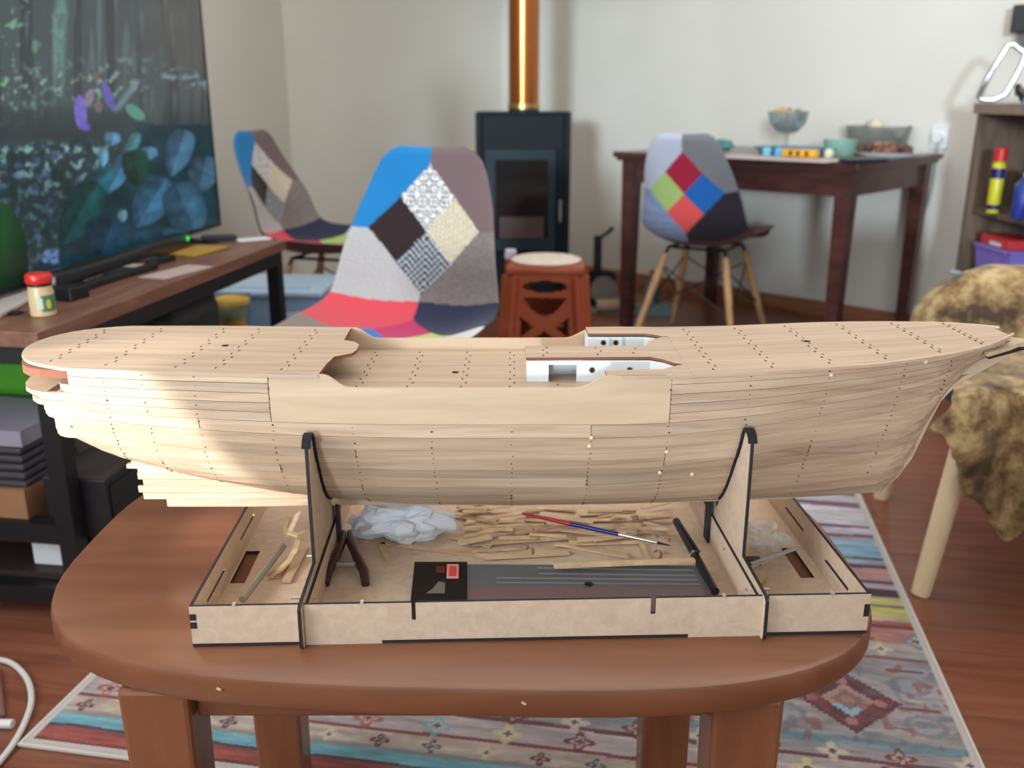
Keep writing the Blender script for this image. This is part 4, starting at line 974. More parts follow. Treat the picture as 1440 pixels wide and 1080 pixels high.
def flat(name, label, cat, p, q, w, h, m, z=KT, group=None, bev=.002, parts=None):
    a, b = on(*p, z), on(*q, z); d = b-a; L = d.length; c = (a+b)/2; t = thing(name, label, cat, (c.x, c.y, z), math.atan2(d.y, d.x), group)
    obj('body', B(-L/2, L/2, -w/2, w/2, 0.0003, h, bev=min(bev, h*.4)), m, t)
    for nm, bx, mm in (parts or []): obj(nm, B(*bx), mm, t)
    return t
M_yl = mat('mustard_plastic', (190, 150, 46), .5); M_pl = mat('silver_panel', (170, 168, 160), .4)
btn = [('button', (-.05+.018*i, -.042+.018*i, -.006, .002, .016, .0185), mat('grey_button', (90, 90, 92), .5)) for i in range(4)]
flat('remote_control', 'black remote control with a yellow label lying nearest the spice jar', 'remote', (100, 412), (175, 388), .045, .016, M_black_pl, parts=btn+[('yellow_label', (.02, .05, -.015, .015, .016, .017), M_yl)])
flat('remote_control', 'black remote control with a silver panel in front of the soundbar', 'remote', (140, 398), (212, 378), .045, .018, M_black_pl, parts=btn+[('silver_panel', (.01, .05, -.015, .014, .018, .019), M_pl), ('red_button', (.062, .068, -.003, .003, .018, .0195), mat('red_button', (190, 40, 50), .5))])
flat('remote_control', 'thin black remote control pointing at the white paper', 'remote', (185, 380), (238, 366), .04, .016, M_black_pl, parts=btn)
flat('folded_paper', 'white glossy paper lying under the soundbar', 'paper', (172, 372), (250, 352), .05, .002, mat('white_paper', (236, 240, 240), .3))
flat('notepad', 'mustard yellow notepad by the soundbar light', 'notepad', (252, 362), (300, 349), .09, .008, mat('mustard_pad', (168, 134, 48), .6))
flat('paper_slip', 'greyish pink slip of paper near the front edge of the console', 'paper', (212, 392), (282, 374), .075, .0015, mat('pinkish_paper', (178, 160, 156), .7))
flat('tool_case', 'flat black case lying at the far end of the console', 'case', (285, 340), (332, 337), .05, .014, mat('navy_case', (36, 42, 56), .5))
flat('envelope', 'white envelope on the far right corner of the console', 'envelope', (332, 339), (378, 335), .05, .003, mat('white_paper', (236, 240, 240), .3))
flat('folded_bag', 'white crumpled plastic sleeve left of the spice jar', 'plastic sleeve', (-20, 450), (42, 416), .05, .012, mat('milky_plastic', (196, 192, 192), .3), bev=.004)
flat('camera_case', 'small black box behind the spice jar', 'box', (85, 424), (112, 416), .05, .026, M_black_pl)
# things on and below the shelves
def kbox(name, label, cat, x0, x1, y0, y1, z0, z1, m, bev=.003, extra=None, rz=0):
    c = kw((x0+x1)/2, (y0+y1)/2, z0); t = thing(name, label, cat, c, KZ+rz); a, b = (x1-x0)/2, (y1-y0)/2
    obj('body', B(-a, a, -b, b, .0002, z1-z0, bev=bev), m, t)
    for nm, bx, mm in (extra or []): obj(nm, B(*bx), mm, t)
    return t
kbox('media_player', 'flat black appliance with a dull grey top on the console shelf', 'appliance', -.085, .045, .065, .505, .1603, .285, mat('dull_black', (30, 28, 32), .5), extra=[('top_panel', (-.063, .063, -.216, .216, .1248, .1262), mat('charcoal_panel', (58, 50, 50), .5)), ('front_panel', (.0652, .0675, -.21, .21, .01, .11), M_black_pl)])
kbox('tripod_bag', 'black rolled bag under the far end of the console top', 'bag', -.22, -.02, .50, .76, .3605, .53, mat('black_nylon', (22, 21, 24), .7), bev=.055)
kbox('green_box', 'bright green box on a white carton inside the console at the left edge', 'box', -.36, -.13, .30, .42, .345, .432, mat('bright_green', (86, 172, 40), .5), extra=[('lid_band', (-.126, .126, -.0635, .0635, .0, .02), mat('dark_green_band', (60, 90, 60), .5))])
kbox('white_carton', 'white carton under the bright green box at the left edge', 'carton', -.36, -.13, .30, .42, .1603, .3448, M_white)
kbox('black_case', 'black case under the rolled bag on the console shelf', 'case', -.24, -.02, .52, .78, .1603, .36, mat('dull_black', (30, 28, 32), .5), extra=[('latch', (.1102, .116, -.03, .03, .13, .16), M_black_pl)])
kbox('red_box', 'dark red small box on the lowest console shelf', 'box', -.115, -.045, .24, .40, .083, .14, mat('dark_red', (130, 14, 20), .5))
kbox('white_folder', 'white folder leaning on the lowest console shelf', 'folder', -.15, -.04, .09, .094, .083, .143, M_white, bev=.001)
# grey louvred heater in front of the console, tilted, and a cardboard box beneath it
hp = thing('louvred_device', 'grey louvred device resting on the cardboard box at the left edge', 'device', (-.905, 1.615, .2655), KZ)
tl = Matrix.Translation((0, 0, 0))
for i in range(5):
    z = .004+i*.0168; obj('louvre', box(nb(), -.26, -.012+.004*(4-i)*0, -.004, .16, z, z+.010, M=Matrix.Rotation(math.radians(0), 4, 'X'), bev=.002), mat('dark_louvre', (74, 70, 78), .4), hp)
obj('body', box(nb(), -.27, -.02, .002, .17, 0, .086, bev=.003), mat('dark_louvre_gap', (28, 26, 30), .6), hp)
bm = nb(); prism(bm, [(-.28, .0865), (-.28, .121), (-.004, .117), (-.004, .0865)], -.008, .175, 'Y'); obj('top_cover', bm, mat('lilac_grey_cover', (150, 144, 160), .4), hp)
cb = thing('cardboard_box', 'plain brown cardboard box on the console shelf below the louvred device', 'box', (-1.06, 1.63, .1604), KZ)
for n_, bx in (('side', (-.14, -.136, 0, .17, 0, .1025)), ('side', (.136, .14, 0, .17, 0, .1025)), ('side', (-.1358, .1358, 0, .004, 0, .1025)), ('side', (-.1358, .1358, .166, .17, 0, .1025)), ('flap', (-.139, .139, .001, .084, .1027, .1043)), ('flap', (-.139, .139, .086, .169, .1027, .1043))):
    obj(n_, B(*bx), mat('cardboard', (156, 112, 78), .85), cb)
# white cable with plug on the floor
def cable(name, label, pts, r, m, cat='cable'):
    P = [Vector(p) for p in pts]; Q = []
    for i in range(len(P)-1):
        p0, p1, p2, p3 = P[max(i-1, 0)], P[i], P[i+1], P[min(i+2, len(P)-1)]
        for k in range(6):
            t = k/6; Q.append(.5*((2*p1)+(p2-p0)*t+(2*p0-5*p1+4*p2-p3)*t*t+(3*p1-p0-3*p2+p3)*t*t*t))
    Q.append(P[-1]); bm = nb(); tube(bm, Q, r, 8); return tag(obj(name, bm, m, smooth=True), label, cat)
M_wc = mat('white_cable', (206, 204, 200), .45)
cable('power_cable', 'thick white cable looping over the floor at the bottom left', [on(-60, 925, .006), on(-20, 926, .006), on(15, 932, .006), on(38, 955, .006), on(44, 985, .006), on(34, 1018, .006), on(16, 1050, .006), on(-8, 1080, .006)], .005, M_wc)
pl = thing('plug', 'white plug end lying on the floor inside the cable loop', 'plug', on(4, 1020, 0)); bm = nb(); tube(bm, [on(-30, 1017, .008), on(18, 1018, .008)], .0075, 10); obj('body', bm, M_wc, pl, world=True)
bm = nb(); tube(bm, [on(-4, 940, .004), on(4, 1008, .004)], .004, 6); tag(obj('clear_tube', bm, mat('greyish_tube', (120, 92, 84), .4)), 'thin greyish tube on the floor above the plug', 'tube')

# ------------------------------------------------------------------ between console and stove
sbx = thing('storage_box', 'translucent blue plastic storage box with a lid behind the console', 'storage box', (-.88, 3.03, 0), -.03)
M_tub = mat('blue_translucent', (150, 176, 204), .35); M_lid = mat('pale_blue_lid', (176, 204, 228), .3)
bm = nb(); prism(bm, [(-.275, -.145), (.275, -.145), (.275, .145), (-.275, .145)], 0, .37); 
for v in bm.verts:
    if v.co.z < .1: v.co.x *= .92; v.co.y *= .9
obj('bin', bm, M_tub, sbx); obj('lid', B(-.285, .285, -.155, .155, .3702, .392, bev=.008), M_lid, sbx); obj('lid_panel', B(-.24, .24, -.11, .11, .3922, .397, bev=.002), M_lid, sbx)
obj('handle', B(-.06, .06, -.165, -.1555, .33, .39, bev=.003), mat('grey_blue', (120, 146, 180), .4), sbx)
bag = thing('plastic_bag', 'grey translucent bag of coloured odds and ends beside the storage box', 'bag', (-.655, 2.775, .0)); bm = nb(); rough_blob(bm, 1, (.12, .07, .15), .4, 1.5, 3, 4, Matrix.Translation((0, 0, .19)))
for v in bm.verts: v.co.z = max(v.co.z, .001)
obj('film', bm, mat('bag_film', (140, 140, 160), .25), bag, smooth=True)
for i, (dx, dz, c) in enumerate(((-.07, .20, (200, 90, 80)), (-.02, .14, (110, 70, 130)), (.05, .19, (206, 210, 214)), (.03, .09, (60, 110, 110)))):
    bm = nb(); rough_blob(bm, .03, (1, .6, .9), .3, 1.5, 2, i, Matrix.Translation((dx, -.070, dz+.06))); obj('content', bm, mat('odds_%d' % i, c, .5), bag, smooth=True, label=('coral item', 'violet item', 'white item', 'teal item')[i]+' in the bag')
bb2 = thing('paper_bag', 'pale blue crumpled bag under the yellow tub', 'bag', (-.87, 2.775, 0)); bm = nb(); rough_blob(bm, 1, (.115, .062, .17), .25, 1.6, 4, 9, Matrix.Translation((0, 0, .155)))
for v in bm.verts: v.co.z = max(.001, min(v.co.z, .295))
obj('film', bm, mat('pale_blue_film', (186, 206, 226), .3), bb2, smooth=True)
tb = thing('plastic_tub', 'small yellow rimmed tub with green and yellow label behind the console', 'tub', (-.858, 2.775, .2955))
obj('tub_body', lathe(nb(), [(.034, 0), (.048, .072), (.050, .078)], 28), mat('olive_label', (140, 146, 110), .5), tb, smooth=True)
obj('label_band', lathe(nb(), [(.0352, .004), (.0405, .03)], 28, cap=False), mat('amber_band', (200, 150, 40), .5), tb, smooth=True)
rim = nb(); lathe(rim, [(.050, .078), (.054, .079), (.0545, .092), (.050, .096), (.046, .092), (.044, .088), (.002, .088)], 28, cap=False); obj('rim', rim, mat('yellow_rim', (214, 176, 70), .4), tb, smooth=True)

# ------------------------------------------------------------------ stove with copper pipe
sv = thing('wood_stove', 'dark blue-black steel wood stove with a glass door in the far corner', 'stove', (.049, 4.2, 0), -.02)
w, dp, h = .2095, .36, .918
obj('body', B(-w+.028, w-.028, .02, dp, .08, h-.012), M_stove, sv)
obj('top_plate', B(-w, w, -.002, dp+.005, h-.012, h, bev=.002), M_stove, sv)
obj('side_panel', B(-w, -w+.026, 0, dp, .0, h-.0125), M_stove, sv); obj('side_panel', B(w-.026, w, 0, dp, 0, h-.0125), M_stove, sv)
obj('upper_front', B(-w+.032, w-.034, .004, .019, .765, h-.016), M_stove, sv)
# door frame of four bars around the glass
M_door = mat('stove_door', (24, 42, 52), .45, 0, spec=.2)
dx0, dx1, dz0, dz1 = -.165, .145, .315, .76
for b in ((dx0, dx1, dz0, dz0+.05), (dx0, dx1, dz1-.045, dz1), (dx0, dx0+.042, dz0+.05, dz1-.045), (dx1-.034, dx1, dz0+.05, dz1-.045)): obj('door_frame', B(b[0], b[1], -.012, .004, b[2], b[3]), M_door, sv)
obj('door_glass', B(dx0+.042, dx1-.034, -.006, -.002, dz0+.05, dz1-.045), mat('smoked_glass', (20, 17, 17), .12, spec=.6), sv)
obj('glass_patch', B(dx0+.06, dx1-.05, -.0066, -.0061, dz0+.055, dz0+.15), mat('brown_glass_patch', (58, 38, 30), .5), sv)  # brown strip over the lower part of the door glass
obj('ash_drawer', B(-.165, .145, -.006, .018, .1, .30, bev=.003), M_stove, sv)
hd = nb(); tube(hd, [(.166, -.02, .44), (.166, -.035, .45), (.166, -.035, .53), (.166, -.02, .54)], .007, 8); hdl = obj('handle', hd, M_steel, sv, smooth=True)
obj('plinth', B(-.18, .18, .03, .33, .0, .079), M_black, sv)
pp_ = thing('stove_pipe', 'polished copper stove pipe rising from the stove', 'stove pipe', (.053, 4.36, h))
M_cop = mat('copper', (176, 108, 62), .22, 1)
obj('pipe', lathe(nb(), [(.068, .028), (.068, 1.55)], 40), M_cop, pp_, smooth=True)
obj('collar', lathe(nb(), [(.072, .012), (.072, .030), (.0715, .034), (.069, .036)], 40), mat('brass_collar', (176, 150, 90), .3, 1), pp_, smooth=True)
obj('spigot', lathe(nb(), [(.070, 0.0005), (.070, .0118)], 40), M_black, pp_, smooth=True)

# ------------------------------------------------------------------ orange plastic stool
M_or = mat('terracotta_plastic', (156, 72, 40), .35)
st = thing('plastic_stool', 'terracotta plastic stool with cut-out sides in front of the stove', 'stool', (.112, 3.02, .0085), -.06)
SH, WT_, WB_ = .455, .118, .152
def sw(z): return lerp(WB_, WT_, z/SH)
def side_panel_bm():
    """one side, facing -y: a panel with the openings left out, joined from a fine grid"""
    bm = nb(); nx, nz2 = 56, 84; V = {}
    def hole(x, z):
        if (x/.072)**2+((z-.393)/.019)**2 < 1: return True
        a = z-.355
        if -.056 < a < .004 and abs(x) < .072*math.sqrt(max(0, 1-(-(a-.004)/.060)))*1.0 and abs(x) < .074: return True
        if .19 < z < .315:
            X = abs(x)/.080; Z = (z-.262)/.062
            if X < 1 and abs(Z) < 1:
                if abs(abs(Z)-X) > (.42 if X > abs(Z) else .16):
                    if X > abs(Z): return X < .98
                    return Z < 0
        return False
    def v(i, j, k):
        if (i, j, k) not in V:
            z = .004+(SH-.03)*j/nz2; x = -sw(z)*.86+2*sw(z)*.86*i/nx; y = -sw(z)+(k*.004); V[(i, j, k)] = bm.verts.new((x, y, z))
        return V[(i, j, k)]
    solid = [[not hole((-sw(.004+(SH-.03)*(j+.5)/nz2)*.86)*(1-2*(i+.5)/nx), .004+(SH-.03)*(j+.5)/nz2) for i in range(nx)] for j in range(nz2)]
    for j in range(nz2):
        for i in range(nx):
            if not solid[j][i]: continue
            bm.faces.new((v(i, j, 0), v(i+1, j, 0), v(i+1, j+1, 0), v(i, j+1, 0))); bm.faces.new((v(i, j, 1), v(i, j+1, 1), v(i+1, j+1, 1), v(i+1, j, 1)))
            for di, dj, e in ((-1, 0, ((i, j), (i, j+1))), (1, 0, ((i+1, j), (i+1, j+1))), (0, -1, ((i, j), (i+1, j))), (0, 1, ((i, j+1), (i+1, j+1)))):
                a, b = i+di, j+dj
                if a < 0 or b < 0 or a >= nx or b >= nz2 or not solid[b][a]:
                    (p, q) = e; bm.faces.new((v(*p, 0), v(*q, 0), v(*q, 1), v(*p, 1)))
    bmesh.ops.recalc_face_normals(bm, faces=bm.faces); return bm
sp0 = obj('side_panel', side_panel_bm(), M_or, st)
for k in range(1, 4):
    o = sp0.copy(); C.objects.link(o); o.parent = st; o.rotation_euler.z = k*PI/2
for k in range(4):
    bm = nb()
    for q in (-.018, 0, .018):
        def cp_(z, q=q):
            s_ = sw(z); return Vector((-s_*.93+q*.75, -s_*.93-q*.75*1, z))
        tube(bm, [cp_(0.0), cp_(.2), cp_(SH-.03)], .0145, 10)
    bmesh.ops.rotate(bm, verts=bm.verts, cent=(0, 0, 0), matrix=Matrix.Rotation(k*PI/2, 3, 'Z')); obj('corner_post', bm, M_or, st, smooth=True)
bm = nb(); box(bm, -WT_-.006, WT_+.006, -WT_-.006, WT_+.006, SH-.03, SH, bev=.012); obj('seat', bm, M_or, st, smooth=True)
obj('seat_cover', lathe(nb(), [(.112, SH+.0003), (.115, SH+.006), (.106, SH+.011), (.02, SH+.012)], 40), wood('cream_cover', (206, 196, 184), (222, 214, 204), (30, 1, 1), 4, .9, 0), st, smooth=True)
rb = thing('red_package', 'tall dark red and white package standing behind the terracotta stool', 'package', (-.005, 3.26, 0)); obj('lower', B(-.02, .02, -.02, .02, .0, .43, bev=.006), mat('deep_red', (120, 10, 20), .5), rb); obj('upper', B(-.02, .02, -.02, .02, .4302, .465, bev=.006), mat('lilac_white', (200, 190, 215), .5), rb)
# things on the floor by the stove
fm = thing('floor_mat', 'teal grey doormat on the floor right of the stove', 'mat', (.50, 4.42, 0), -.3); obj('body', B(-.26, .30, -.14, .14, 0.0003, .008, bev=.002), mat('teal_mat', (112, 138, 140), .9), fm)
cs = thing('coal_scuttle', 'black round scuttle with handle standing on the teal mat', 'scuttle', (.42, 4.46, .0083))
obj('bucket', lathe(nb(), [(.06, 0), (.085, .12), (.09, .15), (.084, .15), (.06, .01)], 24), M_black, cs, smooth=True); obj('back_plate', B(-.02, .02, .05, .065, .10, .33, bev=.006), M_black, cs)
obj('grey_disc', lathe(nb(), [(.065, 0), (.065, .006)], 28, Matrix.Translation((.02, -.09, .09))@Matrix.Rotation(PI/2, 4, 'X')), mat('grey_disc', (120, 112, 108), .5), cs)
bm = nb(); tube(bm, [(.0, .06, .31), (.05, .06, .345), (.07, .05, .37)], .01, 8); obj('handle', bm, M_black, cs)
lg = thing('firewood_log', 'short split log with reddish end on the teal mat', 'log', (.50, 4.30, .0083), .1); bm = nb(); tube(bm, [(-.10, 0, .03), (.05, 0, .03)], .03, 10); obj('bark', bm, mat('pale_bark', (170, 150, 126), .8), lg, smooth=True); bm = nb(); tube(bm, [(.0502, 0, .03), (.085, 0, .03)], .027, 10); obj('log_end', bm, mat('rust_end', (140, 70, 44), .7), lg, smooth=True)
bt = thing('spray_bottle', 'small teal and orange bottle behind the dining table leg', 'bottle', (.70, 4.55, 0)); obj('bottle_body', lathe(nb(), [(.03, 0), (.034, .01), (.034, .09), (.015, .12), (.015, .13)], 20), mat('teal_bottle', (70, 130, 146), .4), bt, smooth=True); obj('cap', lathe(nb(), [(.018, .1302), (.018, .16), (.01, .165)], 16), mat('orange_cap', (190, 120, 84), .5), bt, smooth=True)

# ------------------------------------------------------------------ dining table and dishes
DZ = math.atan2(-.736, .775); dt = thing('dining_table', 'dark mahogany dining table standing along the far right wall', 'table', (.427, 4.029, 0), DZ)
TL, TW, TH = 1.07, .813, .76
obj('tabletop', B(0, TL, 0, TW, TH-.022, TH, bev=.003), M_dark_wood, dt); obj('edge_moulding', B(.012, TL-.012, .012, TW-.012, TH-.036, TH-.0222), M_dark_wood, dt)
for x, y in ((.06, .06), (TL-.06, .06), (.06, TW-.06), (TL-.06, TW-.06)):
    bm = nb(); box(bm, -.031, .031, -.031, .031, 0, TH-.0362)
    for v in bm.verts:
        if v.co.z < .1: v.co.x *= .72; v.co.y *= .72
    obj('leg', bm, M_dark_wood, dt, loc=(x, y, 0))
for b in ((.0915, TL-.0915, .045, .065), (.0915, TL-.0915, TW-.065, TW-.045)): obj('apron', B(b[0], b[1], b[2], b[3], TH-.125, TH-.0362), M_dark_wood, dt)
for b in ((.045, .065), (TL-.065, TL-.045)): obj('apron', B(b[0], b[1], .0915, TW-.0915, TH-.125, TH-.0362), M_dark_wood, dt)
T = TH+.0004
M_clear = glassy('clear_glass', (150, 170, 172), .42, .05); M_bglass = glassy('blue_glass', (90, 150, 186), .6, .08); M_gglass = glassy('green_glass', (150, 196, 180), .62, .1)
def cp2(name, label, cat, px_, py_, z=T): p = on(px_, py_, z); return thing(name, label, cat, (p.x, p.y, z))
c1 = cp2('candy_compote', 'tall footed glass bowl filled with wrapped sweets on the dining table', 'glass bowl', 1104, 216)
obj('foot', lathe(nb(), [(.045, 0), (.042, .005), (.008, .012), (.007, .075)], 28), M_clear, c1, smooth=True)
obj('bowl', lathe(nb(), [(.01, .075), (.045, .085), (.072, .12), (.082, .165), (.079, .165), (.068, .122), (.042, .09), (.008, .08)], 32, cap=False), M_clear, c1, smooth=True)
cc = [(200, 190, 90), (190, 110, 80), (170, 60, 70), (120, 150, 90), (210, 160, 120), (60, 90, 80), (140, 90, 150)]
rn = random.Random(4)
for k in range(46):
    a = rn.uniform(0, 2*PI); z = rn.uniform(.093, .172); r = rn.uniform(0, 1)**.6*(.022+.050*math.sqrt(max(0, (z-.088)/.085))-.012)
    bm = nb(); rough_blob(bm, .014, (1.2, .8, .8), .3, 2, 1, k, Matrix.Translation((r*math.cos(a), r*math.sin(a), z))@Matrix.Rotation(a, 4, 'Z'))
    q = obj('wrapped_sweet', bm, mat('sweet_%d' % (k % 7), cc[k % 7], .35)); q.location = c1.location; tag(q, 'wrapped sweet in the tall footed glass bowl', 'sweet', 'wrapped sweets in the footed bowl')
def tray(name, label, px_, py_, a, b, h, m, rz=0, inner=None, cat='tray'):
    t = cp2(name, label, cat, px_, py_); t.rotation_euler.z = rz
    bm = nb(); lathe(bm, [(.8, 0), (.86, .002/h*1 if 0 else .1), (1, 1), (.97, 1), (.82, .22), (.02, .2)], 36, Matrix.Diagonal((a, b, h, 1)), cap=False); bm.faces.new([v for v in bm.verts[:36]][::-1]) if False else None
    obj('dish', bm, m, t, smooth=True); return t
tray('glass_tray', 'wide blue glass tray under the sweets bowl', 1122, 217, .19, .13, .028, M_bglass, DZ)
tray('glass_dish', 'small green glass dish right of the blue tray', 1180, 219, .066, .066, .062, M_gglass, cat='dish')
fb = tray('fruit_bowl', 'large clear glass bowl with nuts at the back of the dining table', 1232, 213, .135, .135, .105, glassy('smoky_glass', (140, 146, 140), .5, .06), cat='glass bowl')
pt = tray('serving_plate', 'white oval plate heaped with dried fruit', 1246, 220, .125, .075, .016, mat('white_china', (222, 226, 228), .3), DZ, cat='plate')
def heap(base, n, a, b, z0, hgt, cols, name, label, cat, group, r0=.02, seed=1):
    rn = random.Random(seed)
    for k in range(n):
        q = math.sqrt(rn.random()); th_ = rn.uniform(0, 2*PI); x, y = a*q*math.cos(th_), b*q*math.sin(th_); z = z0+hgt*(1-q*q)*rn.uniform(.4, 1)
        bm = nb(); rough_blob(bm, r0*rn.uniform(.8, 1.2), (1.2, .9, .8), .5, 1.8, 2, k+seed)
        o_ = obj(name, bm, mat('%s_%d' % (name, k % len(cols)), cols[k % len(cols)], .6), smooth=True); l = base.location
        c_, s_ = math.cos(base.rotation_euler.z), math.sin(base.rotation_euler.z); o_.location = (l.x+x*c_-y*s_, l.y+x*s_+y*c_, l.z+z); tag(o_, label, cat, group)
heap(pt, 30, .095, .055, .020, .025, [(96, 62, 50), (126, 84, 66), (74, 46, 40), (150, 110, 86)], 'dried_fruit', 'brown dried fruit on the white oval plate', 'dried fruit', 'dried fruit heaped on the plate', .019, 2)
heap(fb, 26, .075, .075, .045, .04, [(96, 74, 60), (130, 106, 84), (80, 60, 50)], 'walnut', 'brown nut in the large clear glass bowl', 'nut', 'nuts in the large glass bowl', .022, 5)
eg = nb(); rough_blob(eg, .032, (1, 1, 1.1), .15, 1, 3, 2); o_ = obj('garlic_bulb', eg, mat('cream_bulb', (214, 204, 184), .5), smooth=True); o_.location = fb.location+Vector((-.02, -.02, .10)); tag(o_, 'cream round bulb on top of the nuts in the large glass bowl', 'garlic')
for i, (px_, py_, c, lb) in enumerate(((1078, 219, (120, 190, 220), 'light blue wrapped sweet at the left of the yellow packet'), (1095, 220, (100, 180, 220), 'light blue wrapped sweet touching the yellow packet'), (1165, 222, (220, 220, 196), 'small cream candle in front of the green dish'))):
    t = cp2(('wrapped_sweet', 'wrapped_sweet', 'tea_light')[i], lb, ('sweet', 'sweet', 'candle')[i], px_, py_); obj('body', lathe(nb(), [(.014, .001), (.018, .008), (.018, .024), (.010, .032), (.003, .033)], 18), mat('small_item_%d' % i, c, .4), t, smooth=True)
pkg = cp2('snack_packet', 'yellow and black snack packet lying before the blue tray', 'packet', 1125, 222); pkg.rotation_euler.z = DZ; obj('body', B(-.07, .07, -.02, .02, .001, .032, bev=.008), mat('amber_packet', (226, 164, 50), .4), pkg, smooth=True)
for x in (-.03, 0, .035): obj('print_mark', B(x-.006, x+.006, -.0212, -.0202, .008, .026), M_black, pkg)
ph = cp2('mobile_phone', 'black phone lying near the front corner of the dining table', 'phone', 1214, 228); ph.rotation_euler.z = .35; obj('body', B(-.08, .08, -.035, .035, .0005, .011, bev=.002), mat('phone_body', (30, 34, 52), .3), ph); obj('screen', B(-.074, .074, -.031, .031, .0112, .012), M_black_pl, ph)
nk = cp2('glass_ornament', 'teal glass ornament behind the patchwork chair on the dining table', 'ornament', 1017, 214); bm = nb(); rough_blob(bm, .035, (1, .8, .7), .5, 1.6, 3, 6, Matrix.Translation((0, 0, .028))); obj('body', bm, mat('teal_glass', (70, 130, 134), .15), nk, smooth=True)
dly = cp2('table_runner', 'pale runner lying flat under the dishes', 'runner', 1075, 222, TH+.0001); dly.rotation_euler.z = DZ; obj('cloth', B(-.24, .30, -.12, .14, 0.0001, .0003), mat('pale_runner', (196, 186, 190), .8), dly)
# socket and cable on the wall
n_ = Vector((-.688, -.725, 0)); wp = lambda s, z, off=0: Vector((-.06+.725*s, 5.68-.688*s, z))+n_*off
so_ = thing('wall_socket', 'white wall socket with a plug right of the dining table', 'socket', wp(2.52, .82, .001), DZ); obj('plate', B(-.035, .035, -.01, 0, -.045, .045, bev=.002), M_white, so_); obj('plug', lathe(nb(), [(.02, 0), (.02, .03)], 16, Matrix.Translation((0, -.0102, 0))@Matrix.Rotation(PI/2, 4, 'X')), M_white, so_)
cable('socket_cable', 'thin pale cable hanging down the wall from the socket', [wp(2.52, .80, .02), wp(2.52, .62, .012), wp(2.49, .45, .012), wp(2.44, .25, .015), wp(2.45, .10, .03), wp(2.50, .01, .06)], .0035, mat('pale_cable', (170, 172, 170), .5))

# ------------------------------------------------------------------ shelf unit at the right
su = thing('shelf_unit', 'grey-brown open shelf unit against the right wall', 'shelf', (1.685, 2.45, 0))
SX, SY, SZ = .33, 1.06, .957
obj('side_panel', B(.012, SX, SY-.018, SY, 0, SZ-.036), M_grey_shelf, su); obj('side_panel', B(.012, SX, 0, .018, 0, SZ-.036), M_grey_shelf, su); obj('back_panel', B(SX-.008, SX, .0185, SY-.0185, 0.001, SZ-.037), M_grey_shelf, su)
obj('top_board', B(0, SX+.005, -.01, SY+.012, SZ-.0355, SZ), wood('shelf_top_edge', (128, 112, 100), (150, 132, 118), (1, 8, 8), 5, .5, 0), su)
for z in (.585, .335, .06): obj('shelf', B(.03, SX-.0085, .0185, SY-.0185, z-.018, z), M_grey_shelf, su)
def sx_(name, label, cat, x, y, z, rz=0): return thing(name, label, cat, (1.685+x, 2.45+y, z), rz)
# chrome loop handle thing leaning on the top board
th_ = sx_('chrome_frame', 'bent chrome handle frame standing on top of the shelf unit', 'metal frame', -.012, SY-.10, SZ+.0005)
bm = nb(); P = [(0, .014), (.008, .004), (.045, .003), (.08, .02), (.105, .09), (.122, .145), (.118, .162), (.082, .190), (.066, .188), (.02, .085)]
tube(bm, [(x*1.0, .06-.35*x, z+.008) for x, z in P], .0095, 10, closed=True); obj('loop', bm, M_chrome, th_, smooth=True)
pb = sx_('pink_bowl', 'lilac pink plastic bowl on top of the shelf unit', 'bowl', .13, .80, SZ+.0003); obj('bowl', lathe(nb(), [(.05, 0), (.055, .004), (.10, .042), (.105, .05), (.10, .05), (.05, .008), (.004, .006)], 30, cap=False), mat('lilac_plastic', (206, 158, 206), .4), pb, smooth=True)
cy = sx_('cyan_box', 'small cyan box in front of the pink bowl', 'box', .03, .70, SZ+.0003); obj('body', B(-.02, .02, -.06, .06, 0, .018, bev=.003), mat('cyan', (60, 190, 226), .4), cy)
bt2 = sx_('black_device', 'small black gadget behind the pink bowl', 'gadget', .10, .955, SZ+.0003); bm = nb(); tube(bm, [(0, -.03, .012), (0, 0, .035), (0, .02, .055), (.01, .03, .03)], .012, 8); obj('body', bm, M_black_pl, bt2, smooth=True)
# upper shelf: spray can in a plastic bag
cz = .5853
can = sx_('spray_can', 'yellow and blue spray can with a red cap on the upper shelf', 'spray can', .022, .87, cz)
obj('can', lathe(nb(), [(.021, 0), (.022, .004), (.022, .165), (.016, .178)], 26), mat('yellow_can', (206, 200, 40), .3), can, smooth=True); obj('blue_band', lathe(nb(), [(.0224, .12), (.0224, .155)], 26, cap=False), mat('navy_band', (36, 30, 100), .3), can, smooth=True)
obj('blue_band', lathe(nb(), [(.0224, .012), (.0224, .03)], 26, cap=False), mat('navy_band', (36, 30, 100), .3), can, smooth=True)
obj('cap', lathe(nb(), [(.0215, .1785), (.0215, .22), (.018, .224), (.004, .2245)], 26), mat('red_lid', (200, 44, 36), .3), can, smooth=True)
gb = sx_('plastic_bag', 'milky plastic bag with a cyan ring mark behind the spray can', 'bag', .125, .82, cz); bm = nb(); rough_blob(bm, 1, (.05, .075, .075), .4, 1.8, 3, 12, Matrix.Translation((0, 0, .08))); obj('film', bm, mat('milky_bag', (164, 176, 200), .25), gb, smooth=True)
bm = nb(); tube(bm, [(-.062, -.045+.018*math.cos(a), .09+.018*math.sin(a)) for a in [2*PI*k/16 for k in range(16)]], .006, 6, closed=True); obj('ring_mark', bm, mat('cyan', (60, 190, 226), .4), gb)
b3 = sx_('cleaner_bottle', 'blue bottle with a white tip at the right edge of the upper shelf', 'bottle', .035, .70, cz); obj('bottle_body', lathe(nb(), [(.03, 0), (.034, .01), (.034, .10), (.014, .13), (.014, .14)], 22), mat('royal_blue', (44, 60, 150), .3), b3, smooth=True); obj('tip', lathe(nb(), [(.012, .1402), (.004, .18)], 14), M_white, b3, smooth=True)
